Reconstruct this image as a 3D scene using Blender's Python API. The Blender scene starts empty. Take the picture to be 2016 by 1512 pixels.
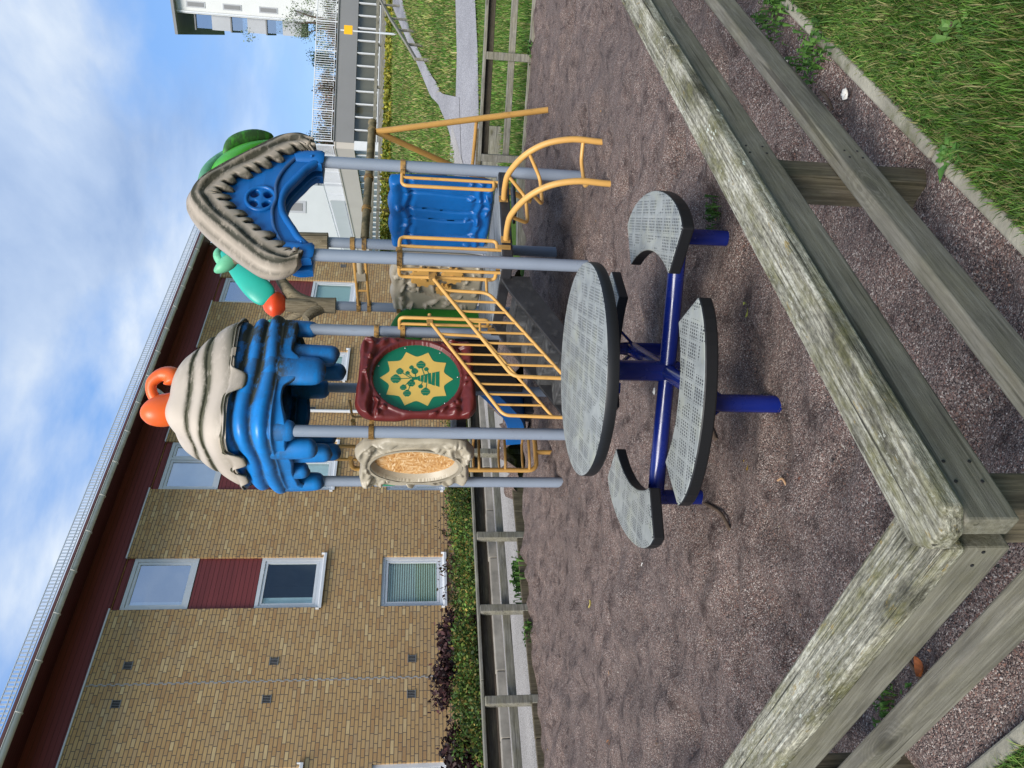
import bpy, bmesh, math, random
import numpy as np
from mathutils import Vector, Matrix, Euler
random.seed(7); rng=np.random.default_rng(11)
S=bpy.context.scene; COL=S.collection
R=math.radians; PI=math.pi
# ------------------------------------------------------------------ noise
def _h(ix,iy,iz):
    n=(ix.astype(np.int64)*374761393+iy.astype(np.int64)*668265263+iz.astype(np.int64)*2147483647+1013)&0xffffffff
    n=((n^(n>>13))*1274126177)&0xffffffff
    return ((n^(n>>16))&0xffff)/65535.0
def vnoise(x,y,z=None):
    x=np.asarray(x,float);y=np.asarray(y,float);z=np.zeros_like(x) if z is None else np.asarray(z,float)
    ix,iy,iz=np.floor(x),np.floor(y),np.floor(z);fx,fy,fz=x-ix,y-iy,z-iz
    fx,fy,fz=[f*f*(3-2*f) for f in (fx,fy,fz)]
    r=0
    for a in (0,1):
        for b in (0,1):
            for c in (0,1):
                r=r+_h(ix+a,iy+b,iz+c)*(fx if a else 1-fx)*(fy if b else 1-fy)*(fz if c else 1-fz)
    return r*2-1
def fbm(x,y,z=None,o=4):
    r=0;a=.5;f=1.
    for i in range(o):
        r=r+a*vnoise(np.asarray(x)*f+17*i,np.asarray(y)*f+5*i,None if z is None else np.asarray(z)*f);a*=.5;f*=2.03
    return r
def sstep(a,b,x):
    t=np.clip((np.asarray(x,float)-a)/(b-a),0,1);return t*t*(3-2*t)
# ------------------------------------------------------------------ materials
class NT:
    def __init__(s,name):
        s.m=bpy.data.materials.new(name);s.m.use_nodes=True;s.t=s.m.node_tree;s.t.nodes.clear()
        s.out=s.n('ShaderNodeOutputMaterial');s.p=s.n('ShaderNodeBsdfPrincipled');s.l(s.p.outputs[0],s.out.inputs[0])
        s.tc=s.n('ShaderNodeTexCoord').outputs['Object']
    def n(s,t,**k):
        nd=s.t.nodes.new(t)
        for a,b in k.items(): setattr(nd,a,b)
        return nd
    def l(s,a,b): s.t.links.new(a,b)
    def put(s,sock,v):
        if hasattr(v,'is_linked') or isinstance(v,bpy.types.NodeSocket): s.l(v,sock)
        else: sock.default_value=v
    def mp(s,sc=(1,1,1),rot=(0,0,0),v=None):
        nd=s.n('ShaderNodeMapping');s.l(v or s.tc,nd.inputs[0]);nd.inputs['Scale'].default_value=sc;nd.inputs['Rotation'].default_value=rot;return nd.outputs[0]
    def noise(s,scale,detail=4,v=None,rough=.55,dist=0.):
        nd=s.n('ShaderNodeTexNoise');s.l(v or s.tc,nd.inputs['Vector']);nd.inputs['Scale'].default_value=scale;nd.inputs['Detail'].default_value=detail;nd.inputs['Roughness'].default_value=rough;nd.inputs['Distortion'].default_value=dist;return nd.outputs[0]
    def vor(s,scale,v=None,feat='F1',out='Color',rnd=1.):
        nd=s.n('ShaderNodeTexVoronoi',feature=feat);s.l(v or s.tc,nd.inputs['Vector']);nd.inputs['Scale'].default_value=scale;nd.inputs['Randomness'].default_value=rnd;return nd.outputs[out]
    def ramp(s,f,pts,interp='LINEAR'):
        nd=s.n('ShaderNodeValToRGB');s.l(f,nd.inputs[0]);c=nd.color_ramp;c.interpolation=interp
        while len(c.elements)<len(pts): c.elements.new(.5)
        for e,(p,col) in zip(c.elements,pts):
            e.position=p;e.color=(*col,1) if hasattr(col,'__len__') else (col,col,col,1)
        return nd.outputs[0]
    def mix(s,f,a,b,mode='MIX'):
        nd=s.n('ShaderNodeMix',data_type='RGBA',blend_type=mode)
        for i,v in ((0,f),(6,a),(7,b)):
            if isinstance(v,tuple) and len(v)==3: v=(*v,1)
            s.put(nd.inputs[i],v)
        return nd.outputs[2]
    def math(s,op,a,b=None,c=None,clamp=False):
        nd=s.n('ShaderNodeMath',operation=op,use_clamp=clamp);s.put(nd.inputs[0],a)
        if b is not None: s.put(nd.inputs[1],b)
        if c is not None: s.put(nd.inputs[2],c)
        return nd.outputs[0]
    def xyz(s,v=None):
        nd=s.n('ShaderNodeSeparateXYZ');s.l(v or s.tc,nd.inputs[0]);return nd.outputs
    def cxyz(s,x,y,z):
        nd=s.n('ShaderNodeCombineXYZ')
        for i,v in enumerate((x,y,z)): s.put(nd.inputs[i],v)
        return nd.outputs[0]
    def bump(s,h,st=.3,d=.01,prev=None):
        nd=s.n('ShaderNodeBump');s.l(h,nd.inputs['Height']);nd.inputs['Strength'].default_value=st;nd.inputs['Distance'].default_value=d
        if prev: s.l(prev,nd.inputs['Normal'])
        s.l(nd.outputs[0],s.p.inputs['Normal']);return nd.outputs[0]
    def attr(s,nm):
        return s.n('ShaderNodeAttribute',attribute_name=nm).outputs['Color']
    def fin(s,col=None,rough=.5,spec=.5,metal=0.):
        if col is not None: s.put(s.p.inputs['Base Color'],(*col,1) if isinstance(col,tuple) and len(col)==3 else col)
        s.put(s.p.inputs['Roughness'],rough);s.p.inputs['Specular IOR Level'].default_value=spec;s.p.inputs['Metallic'].default_value=metal
        return s.m
def dim(c,k): return tuple(x*k for x in c)
def generic(name,c,v=.25,scale=6,rough=.5,bump=0,bs=40,spec=.4,stain=None,metal=0.,stretch=(1,1,1)):
    k=NT(name);vec=k.mp(stretch)
    col=k.ramp(k.noise(scale,5,vec),[(.25,dim(c,1-v)),(.75,dim(c,1+v))])
    if stain:
        sc,ss,lo,hi,st=stain;f=k.ramp(k.noise(ss,6,k.mp(st),.65),[(lo,0.),(hi,1.)]);col=k.mix(f,col,sc)
    rg=k.ramp(k.noise(scale*3,3,vec),[(.3,max(0,rough-.1)),(.7,min(1,rough+.12))])
    if bump: k.bump(k.noise(bs,4,vec),bump,.01)
    return k.fin(col,rg,spec,metal)
def m_plastic(name,c,v=.12,rough=.38,grime=(.035,.036,.025),stain=.0):
    # rotomoulded plastic, algae grime laid down in the 'grime' vertex layer and broken up by streaky noise
    k=NT(name);col=k.ramp(k.noise(3.5,5),[(.3,dim(c,1-v)),(.7,dim(c,1+v))])
    fine=k.noise(260,3);n1=k.noise(9,6,k.mp((1,1,2.2)),.7)
    g=k.xyz(k.attr('grime'))[0]
    f=k.math('MULTIPLY',k.math('MULTIPLY',g,k.ramp(n1,[(.32,.25),(.52,1.)])),1.45,None,True)
    if stain: f=k.math('MAXIMUM',f,k.math('MULTIPLY',k.ramp(k.noise(4.5,8,k.mp((1,1,1)),.72),[(.54,0.),(.8,1.)]),stain))
    col=k.mix(f,col,k.mix(k.noise(14,3),grime,dim(grime,2.2)))
    k.bump(fine,.06,.004)
    return k.fin(col,k.mix(f,(rough,)*3,(.75,)*3),.45)
M={}
M['gravel']=None
def m_gravel():
    k=NT('gravel');c=k.xyz(k.vor(240))
    big=k.ramp(k.noise(1.1,5,None,.6),[(.3,.86),(.7,1.16)])
    col=k.ramp(c[0],[(0,(.042,.033,.031)),(.25,(.092,.07,.065)),(.5,(.145,.1,.088)),(.7,(.19,.15,.138)),(.88,(.265,.222,.2)),(.98,(.46,.42,.39))])
    red=k.ramp(c[1],[(.82,0.),(.9,1.)]);col=k.mix(k.math('MULTIPLY',red,.55),col,(.21,.105,.08))
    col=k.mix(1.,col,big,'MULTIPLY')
    col=k.mix(1.,col,k.ramp(k.noise(6.5,7,k.mp((1,1,1)),.68),[(.35,(.42,.385,.375)),(.46,(.98,.95,.92)),(.68,(1.32,1.26,1.19))]),'MULTIPLY')  # mottling: damp and dirt, plus shade of the dents put into the colour
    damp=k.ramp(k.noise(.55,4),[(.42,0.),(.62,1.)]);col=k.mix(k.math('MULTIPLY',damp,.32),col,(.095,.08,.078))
    h=k.math('ADD',k.vor(240,None,'F1','Distance'),k.math('MULTIPLY',k.vor(95,None,'F1','Distance'),.7))
    b=k.bump(k.math('MULTIPLY',h,-1),.75,.009)
    b=k.bump(k.noise(9,6,None,.62),.6,.07,b);k.bump(k.noise(28,4,None,.6),.4,.02,b)
    return k.fin(col,.9,.2)
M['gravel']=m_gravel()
def m_wood(name,c1,c2,c3,moss=.0,lichen=0.,knots=True,bump=.5,ax=0):
    k=NT(name);_mp=k.mp;k.mp=lambda sc=(1,1,1),rot=(0,0,0),v=None:_mp(sc if ax==0 else (sc[1],sc[2],sc[0]),rot,v)
    grain=k.noise(1.,9,k.mp((4.5,95,95)),.68,.35);broad=k.noise(1.,7,k.mp((4.5,13,13)),.68)
    col=k.ramp(grain,[(.32,c1),(.5,c2),(.66,c3)])
    col=k.mix(1.,col,k.ramp(broad,[(.32,.74),(.68,1.25)]),'MULTIPLY')
    crack=k.ramp(k.noise(1.,3,k.mp((.9,46,46)),.5,.4),[(.33,1.),(.38,0.)])
    col=k.mix(k.math('MULTIPLY',crack,.75),col,dim(c1,.3))
    if knots:
        d=k.vor(1.,k.mp((2.0,5.5,5.5)),'F1','Distance',.95)
        col=k.mix(k.math('MULTIPLY',k.ramp(d,[(.06,1.),(.13,0.)]),.85),col,dim(c1,.35))
        ring=k.math('MULTIPLY',k.ramp(d,[(.1,1.),(.3,0.)]),k.ramp(k.math('FRACT',k.math('MULTIPLY',d,26)),[(.35,0.),(.6,.5)]));col=k.mix(ring,col,dim(c1,.7))
    nz=k.xyz(k.n('ShaderNodeNewGeometry').outputs['Normal'])[2];top=k.ramp(nz,[(.6,0.),(.85,1.)])
    if moss:
        f=k.ramp(k.noise(3.2,8,k.mp((1,2.2,2.2)),.75),[(.44,0.),(.63,1.)]);f=k.math('MULTIPLY',f,moss)
        col=k.mix(f,col,k.ramp(k.noise(40,4),[(.3,(.12,.115,.035)),(.7,(.26,.235,.09))]))
    if lichen:
        d=k.vor(1.,k.mp((42,85,85)),'F1','Distance');f=k.math('MULTIPLY',k.ramp(d,[(.2,1.),(.34,0.)]),k.ramp(k.noise(3.1,6,None,.7),[(.5,0.),(.6,1.)]))
        f=k.math('MULTIPLY',k.math('MULTIPLY',f,top),lichen);col=k.mix(f,col,(.5,.5,.4))
        f=k.math('MULTIPLY',k.ramp(k.noise(26,4,k.mp((.6,1.5,1.5)),.7),[(.62,0.),(.7,1.)]),k.math('MULTIPLY',top,.6));col=k.mix(f,col,(.26,.17,.045))
        f=k.ramp(k.noise(7,6,k.mp((.6,1.5,1.5)),.7),[(.58,0.),(.7,1.)]);col=k.mix(k.math('MULTIPLY',f,k.math('MULTIPLY',top,.8)),col,(.085,.088,.08))
    b=k.bump(grain,bump,.006)
    k.bump(k.noise(1.,3,k.mp((30,160,160))),.2,.002,b)
    return k.fin(col,.85,.25)
def m_railtop():
    k=NT('weathered_top');grain=k.noise(1.,9,k.mp((2.6,120,120)),.68,.4)
    col=k.ramp(grain,[(.34,(.12,.11,.085)),(.48,(.285,.268,.218)),(.62,(.47,.45,.385))])
    g2=k.noise(1.,7,k.mp((48,135,135)),.74);col=k.mix(1.,col,k.ramp(g2,[(.36,(.42,.41,.38)),(.52,(1.,1.,.98)),(.68,(1.4,1.38,1.3))]),'MULTIPLY')
    col=k.mix(1.,col,k.ramp(k.noise(1.,6,k.mp((3.2,11,11)),.66),[(.36,(.3,.3,.275)),(.49,(.88,.88,.84)),(.66,(1.35,1.35,1.32))]),'MULTIPLY')
    ms=k.ramp(k.noise(1.,8,k.mp((7,17,17)),.75),[(.46,0.),(.66,.8)]);col=k.mix(ms,col,k.ramp(k.noise(60,4),[(.35,(.085,.083,.03)),(.7,(.215,.2,.085))]))
    fl=k.ramp(k.noise(1.,5,k.mp((46,130,130)),.7),[(.55,0.),(.63,.9)]);fz=k.ramp(k.noise(1.,4,k.mp((2.1,7,7)),.6),[(.42,0.),(.58,1.)]);col=k.mix(k.math('MULTIPLY',fl,fz),col,(.48,.47,.38))
    ye=k.ramp(k.noise(1.,4,k.mp((14,45,45)),.7),[(.63,0.),(.7,.75)]);col=k.mix(ye,col,(.27,.19,.055))
    cr=k.ramp(k.noise(1.,3,k.mp((1.1,60,60)),.5,.5),[(.32,1.),(.365,0.)]);col=k.mix(k.math('MULTIPLY',cr,.85),col,(.025,.024,.018))
    wh=k.ramp(k.vor(1.,k.mp((34,70,70)),'F1','Distance'),[(.2,1.),(.3,0.)]);wz=k.ramp(k.noise(1.,5,k.mp((4,6,6)),.7),[(.6,0.),(.66,1.)]);col=k.mix(k.math('MULTIPLY',wh,wz),col,(.62,.65,.55))
    b=k.bump(grain,1.,.007);k.bump(k.math('SUBTRACT',k.noise(1.,4,k.mp((30,160,160))),k.math('MULTIPLY',cr,1.5)),.5,.004,b);return k.fin(col,.9,.2)
M['rail_top']=m_railtop()
M['rail_side']=m_wood('weathered_side',(.1,.092,.071),(.145,.135,.107),(.19,.18,.146),.14,.0)
M['post_wood']=m_wood('weathered_post',(.045,.037,.025),(.095,.078,.052),(.155,.13,.09),.12,0,False,.4,2)
M['shade_wood']=m_wood('shaded_rail_wood',(.022,.019,.014),(.045,.038,.028),(.075,.065,.05),.1,0.,False,.4)  # upper far rails: shade below the top board put into the colour
M['far_wood']=m_wood('weathered_grey',(.12,.112,.092),(.2,.19,.158),(.3,.285,.245),.25,.0,True,.4)
M['deck_wood']=m_wood('deck_board',(.13,.14,.145),(.2,.215,.225),(.3,.32,.33),0,0,False,.3)
M['kerb']=generic('kerb_stone',(.25,.235,.185),.45,5,.9,.4,60,.2,((.12,.12,.07),6,.52,.66,(1,1,1)))
M['kerb_grey']=generic('kerb_grey',(.28,.255,.215),.3,5,.9,.4,60,.2)
def m_speck(name,base,d,l,sc,pts=(.3,.75)):
    k=NT(name);c=k.xyz(k.vor(sc));col=k.ramp(c[0],[(0,d),(pts[0],base),(pts[1],base),(.95,l)])
    col=k.mix(1.,col,k.ramp(k.noise(.8,6),[(.3,.85),(.7,1.12)]),'MULTIPLY');k.bump(k.noise(90,3),.3,.005);return k.fin(col,.9,.25)
M['pavement']=m_speck('exposed_aggregate',(.29,.275,.262),(.1,.092,.09),(.46,.44,.42),130,(.25,.8))
M['asphalt']=m_speck('asphalt_path',(.25,.245,.255),(.15,.145,.15),(.36,.35,.36),60)
M['soil']=generic('soil',(.05,.038,.028),.5,14,.95,.8,50,.1)
def m_lawn():
    k=NT('lawn');n=k.noise(.55,6);f=k.noise(34,6,None,.75)
    col=k.ramp(f,[(.25,(.024,.055,.011)),(.5,(.062,.125,.02)),(.78,(.135,.2,.04))])
    col=k.mix(k.ramp(n,[(.45,0.),(.72,.55)]),col,(.165,.175,.045))
    dry=k.ramp(k.noise(2.3,7,None,.7),[(.58,0.),(.75,.5)]);col=k.mix(dry,col,(.2,.165,.07))
    k.bump(f,.8,.05);return k.fin(col,.95,.12)
M['lawn']=m_lawn()
def m_tint(name,rough=.6,trans=.15,spec=.25):
    k=NT(name);c=k.attr('tint');k.l(c,k.p.inputs['Base Color']);k.p.inputs['Roughness'].default_value=rough;k.p.inputs['Specular IOR Level'].default_value=spec
    tr=k.n('ShaderNodeBsdfTranslucent');k.l(c,tr.inputs[0]);mx=k.n('ShaderNodeMixShader');mx.inputs[0].default_value=trans
    k.l(k.p.outputs[0],mx.inputs[1]);k.l(tr.outputs[0],mx.inputs[2]);k.l(mx.outputs[0],k.out.inputs[0]);return k.m
M['leaf']=m_tint('leaf_tint',.55,.2);M['blade']=m_tint('blade_tint',.6,.22);M['grit']=m_tint('grit_tint',.85,0.,.2)
def m_brick():
    k=NT('yellow_brick');o=k.xyz();u=k.math('ADD',o[0],o[1]);v=k.cxyz(u,o[2],0.)
    b=k.n('ShaderNodeTexBrick',offset=.5,offset_frequency=2,squash=.62,squash_frequency=3);k.l(v,b.inputs['Vector'])
    b.inputs['Scale'].default_value=1.;b.inputs['Brick Width'].default_value=.26;b.inputs['Row Height'].default_value=.0745;b.inputs['Mortar Size'].default_value=.0075;b.inputs['Mortar Smooth'].default_value=.2;b.inputs['Bias'].default_value=0.
    b.inputs['Color1'].default_value=(0,0,0,1);b.inputs['Color2'].default_value=(1,1,1,1);b.inputs['Mortar'].default_value=(.5,.5,.5,1)
    rnd=k.xyz(b.outputs['Color'])[0]
    col=k.ramp(rnd,[(0,(.40,.22,.095)),(.2,(.46,.275,.118)),(.45,(.5,.31,.135)),(.7,(.525,.335,.15)),(.88,(.44,.285,.145)),(.97,(.62,.44,.22))])
    n=k.noise(2.1,6,None,.65);col=k.mix(k.ramp(n,[(.5,0.),(.75,.4)]),col,(.31,.235,.15))
    col=k.mix(k.ramp(k.noise(9,5,None,.7),[(.55,0.),(.72,.45)]),col,(.3,.165,.085))
    col=k.mix(k.ramp(k.noise(60,3),[(.35,.0),(.7,.25)]),col,(.55,.4,.2))
    col=k.mix(b.outputs['Fac'],col,(.15,.115,.085))
    k.bump(k.math('SUBTRACT',k.math('MULTIPLY',k.noise(70,3),.4),b.outputs['Fac']),.7,.008)
    return k.fin(col,.9,.2)
M['brick']=m_brick()
def m_boards(name,c,w=.095,axis=2):
    k=NT(name);o=k.xyz();fr=k.math('FRACT',k.math('DIVIDE',o[axis],w));g=k.ramp(fr,[(.0,1.),(.05,1.),(.09,0.)])
    col=k.ramp(k.noise(1.,5,k.mp((.5,3,6))),[(.3,dim(c,.85)),(.7,dim(c,1.15))])
    col=k.mix(k.math('MULTIPLY',g,.8),col,dim(c,.15));k.bump(k.math('MULTIPLY',g,-1),.6,.01);return k.fin(col,.55,.35)
M['red_board']=m_boards('red_boards',(.19,.037,.035))
M['white_paint']=generic('white_paint',(.62,.63,.64),.05,4,.4,0,40,.4,((.5,.47,.42),7,.6,.85,(1,1,1)))
M['soffit']=m_boards('red_soffit',(.075,.016,.016),.12,1)
M['gutter']=generic('gutter_metal',(.55,.54,.5),.1,3,.45,0,40,.5,((.36,.33,.28),4,.55,.85,(1,1,1)))
M['galv']=generic('galvanised',(.62,.64,.66),.1,8,.4,0,40,.5,None,.35)
M['tile']=generic('roof_sheet',(.12,.05,.045),.2,3,.6)
M['black_void']=generic('vent_black',(.012,.012,.013),.2,8,.8)
M['joint']=generic('joint_mortar',(.32,.31,.3),.2,20,.9)
M['plaster_white']=generic('white_render',(.6,.605,.585),.04,.8,.85,.1,60,.2,((.6,.6,.56),1.2,.55,.9,(2,2,.4)))
M['plaster_cream']=generic('cream_render',(.47,.43,.38),.05,.8,.85,.1,60,.2,((.5,.46,.4),1.2,.55,.9,(2,2,.4)))
M['plaster_cold']=generic('pale_render',(.47,.49,.49),.04,.8,.85,.1,60,.2)
M['grey_panel']=generic('grey_panel',(.2,.2,.2),.06,1.,.7,0,40,.3)
M['grey_panel2']=generic('pale_grey_panel',(.36,.37,.385),.06,1.,.6,0,40,.3)
M['grey_base']=generic('grey_plinth',(.24,.235,.235),.1,2.,.8)
def m_glass(name,tint,refl=.45,rough=.02,fk=.5):
    k=NT(name);k.t.nodes.remove(k.p);g=k.n('ShaderNodeBsdfGlossy');g.inputs['Roughness'].default_value=rough;g.inputs['Color'].default_value=(.9,.95,1,1)
    t=k.n('ShaderNodeBsdfTransparent');t.inputs[0].default_value=(*tint,1)
    lw=k.n('ShaderNodeLayerWeight');lw.inputs[0].default_value=.35;f=k.math('ADD',k.math('MULTIPLY',lw.outputs['Fresnel'],fk),refl,None,True)
    mx=k.n('ShaderNodeMixShader');k.l(f,mx.inputs[0]);k.l(t.outputs[0],mx.inputs[1]);k.l(g.outputs[0],mx.inputs[2]);k.l(mx.outputs[0],k.out.inputs[0])
    bw=k.n('ShaderNodeBump');k.l(k.noise(1.1,2),bw.inputs['Height']);bw.inputs['Strength'].default_value=.05;bw.inputs['Distance'].default_value=.05;k.l(bw.outputs[0],g.inputs['Normal'])
    return k.m
M['glass']=m_glass('window_glass',(.85,.96,.94),.06,.02,.28)
M['glass_sky']=m_glass('window_glass_upper',(.7,.78,.8),.43)
M['glass_far']=m_glass('strip_glass',(.7,.7,.64),.03,.08)
def m_blind(name,a,b,w,ax=0):
    k=NT(name);o=k.xyz();f=k.ramp(k.math('FRACT',k.math('DIVIDE',o[ax],w)),[(.35,0.),(.5,1.),(.9,1.),(1.,0.)]);return k.fin(k.mix(f,a,b),.8,.1)
M['blind_teal']=m_blind('slat_blind',(.2,.17,.12),(.62,.68,.6),.05,2)
M['blind_pale']=m_blind('pleated_blind',(.42,.5,.47),(.52,.61,.57),.03,2)
M['blind_white']=generic('white_curtain',(.66,.7,.7),.1,5,.9)
M['room_dark']=generic('dark_room',(.03,.03,.032),.3,2,.9)
M['interior_grey']=generic('grey_curtain',(.3,.29,.25),.35,.7,.9,0,40,.2,None,0.,(1,1,.2))
# playground
M['post']=generic('grey_post_paint',(.215,.25,.305),.06,3,.36,.03,200,.45,((.16,.17,.18),5,.62,.85,(3,3,.5)))
M['black_plastic']=generic('black_rubber',(.021,.021,.023),.3,8,.5,.2,70,.45,((.055,.055,.055),7,.55,.75,(1,1,1)))
M['tread']=generic('worn_tread',(.05,.05,.05),.3,8,.6,.4,130,.4,((.15,.15,.145),9,.5,.7,(1,1,1)))
M['yellow']=generic('yellow_paint',(.57,.315,.085),.1,4,.42,.05,150,.45,((.25,.14,.045),9,.6,.82,(1,1,1)))
M['yellow_rust']=generic('yellow_grimy',(.35,.2,.06),.3,12,.55,.2,150,.35,((.085,.055,.028),11,.47,.66,(1,1,1)))
M['beam_brown']=generic('mossy_beam',(.2,.155,.08),.35,7,.6,.2,150,.3,((.075,.068,.035),8,.45,.65,(1,1,1)))
M['blue']=m_plastic('blue_plastic',(.004,.105,.345))
M['blue_light']=m_plastic('blue_plastic_roof',(.006,.195,.56),.12,.36,(.018,.021,.016),.75)
M['thatch']=m_plastic('thatch_plastic',(.36,.3,.235),.08,.5,(.03,.028,.018),.25)
M['cream']=m_plastic('cream_plastic',(.47,.4,.325),.06,.5,(.045,.043,.025))
M['tan']=m_plastic('tan_plastic',(.36,.315,.235),.08,.42,(.05,.045,.03),.15)
M['oxblood']=m_plastic('oxblood_plastic',(.115,.017,.015),.12,.36,(.02,.008,.008))
M['trunk']=m_wood('trunk_plastic',(.1,.08,.05),(.2,.165,.11),(.265,.225,.155),.1,0.,True,.5,2)
M['turquoise']=m_plastic('turquoise_plastic',(.02,.36,.27),.08,.4,(.03,.05,.04),.15)
M['mint']=m_plastic('mint_plastic',(.15,.48,.27),.12,.45,(.02,.035,.02),.7)
M['leafgreen']=m_plastic('green_plastic',(.07,.36,.03),.15,.4,(.02,.04,.015),.35)
M['green_panel']=m_plastic('green_panel',(.04,.24,.03),.1,.4)
M['orange']=m_plastic('orange_plastic',(.72,.115,.018),.1,.4,(.3,.06,.02),.2)
M['orange_red']=m_plastic('red_orange_plastic',(.72,.07,.018),.08,.35)
M['disc_green']=generic('green_sheet',(.004,.155,.082),.08,3,.4,0,40,.4)
M['star_yellow']=generic('yellow_sheet',(.66,.445,.105),.07,5,.45,.05,90,.4)
def m_osb():
    k=NT('chip_board');o=k.xyz();v=k.cxyz(k.math('ADD',o[0],o[1]),o[2],0.);w=k.noise(7,3,v,.5)
    d=k.vor(1.,k.mp((26,95,1),(0,0,.9),v));d2=k.vor(1.,k.mp((95,30,1),(0,0,.4),v))
    col=k.ramp(k.xyz(d)[0],[(0,(.36,.155,.045)),(.4,(.52,.27,.09)),(.75,(.6,.34,.13)),(.95,(.75,.55,.32))])
    col=k.mix(k.ramp(w,[(.45,0.),(.55,1.)]),col,k.ramp(k.xyz(d2)[1],[(0,(.4,.18,.05)),(.5,(.55,.29,.1)),(.95,(.72,.5,.27))]))
    k.bump(k.xyz(d)[0],.3,.003);return k.fin(col,.6,.3)
M['osb']=m_osb()
M['navy']=generic('navy_gloss',(.005,.014,.135),.1,3,.2,.0,90,.55,((.012,.016,.05),6,.6,.8,(1,1,1)))
def m_perf(name):
    k=NT(name);o=k.xyz();base=k.ramp(k.noise(9,6,None,.65),[(.3,(.185,.197,.19)),(.7,(.31,.322,.3))])
    base=k.mix(k.ramp(k.noise(5,7,None,.7),[(.5,0.),(.68,.75)]),base,(.31,.315,.235))
    # groups of small slots moulded in rows
    fx=k.math('FRACT',k.math('DIVIDE',o[0],.0135));fy=k.math('FRACT',k.math('DIVIDE',o[1],.023))
    sx=k.math('LESS_THAN',k.math('ABSOLUTE',k.math('SUBTRACT',fx,.5)),.29);sy=k.math('LESS_THAN',k.math('ABSOLUTE',k.math('SUBTRACT',fy,.5)),.24)
    gx=k.math('LESS_THAN',k.math('FRACT',k.math('DIVIDE',k.math('ADD',o[0],5.),.081)),.84);gy=k.math('LESS_THAN',k.math('FRACT',k.math('DIVIDE',k.math('ADD',o[1],5.),.115)),.81)
    rag=k.math('GREATER_THAN',k.noise(1.,0,k.mp((12.35,8.7,1))),.37)
    f=k.math('MULTIPLY',k.math('MULTIPLY',k.math('MULTIPLY',sx,sy),k.math('MULTIPLY',gx,gy)),rag)
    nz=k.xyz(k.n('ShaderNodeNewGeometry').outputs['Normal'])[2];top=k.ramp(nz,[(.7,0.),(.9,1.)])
    worn=k.ramp(k.noise(2.4,5),[(.44,0.),(.56,.55)])
    cell=k.math('MULTIPLY',k.math('GREATER_THAN',k.noise(1.,2,k.mp((12.35,8.7,1))),.585),.3)
    base=k.mix(k.math('MULTIPLY',k.math('MULTIPLY',cell,k.ramp(k.noise(4,3),[(.45,0.),(.55,1.)])),k.math('MULTIPLY',gx,gy)),base,(.085,.095,.105))
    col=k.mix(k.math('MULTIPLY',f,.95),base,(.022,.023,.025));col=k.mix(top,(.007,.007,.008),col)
    k.bump(k.math('MULTIPLY',f,-1),.5,.006);return k.fin(col,.48,.45)
M['perf']=m_perf('perforated_rubber')
M['chain']=generic('rusty_chain',(.14,.09,.05),.4,40,.6,0,40,.4,None,.5)
M['steel']=generic('bolt_steel',(.6,.6,.58),.1,10,.3,0,40,.5,None,.9)
M['sign_yellow']=generic('sign_yellow',(.8,.42,.01),.04,3,.5)
M['sticker_green']=generic('sticker_green',(.004,.19,.075),.03,3,.4)
M['sticker_white']=generic('sticker_white',(.8,.82,.8),.03,3,.5)
M['bark']=generic('bark_brown',(.1,.07,.05),.4,14,.85,.5,60,.2,None,0.,(1,1,1))
M['stick_pale']=generic('pale_stick',(.4,.24,.13),.3,18,.7,.3,80,.3)
M['stone_white']=generic('white_stone',(.7,.67,.6),.1,20,.7,.3,50,.3)
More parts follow.
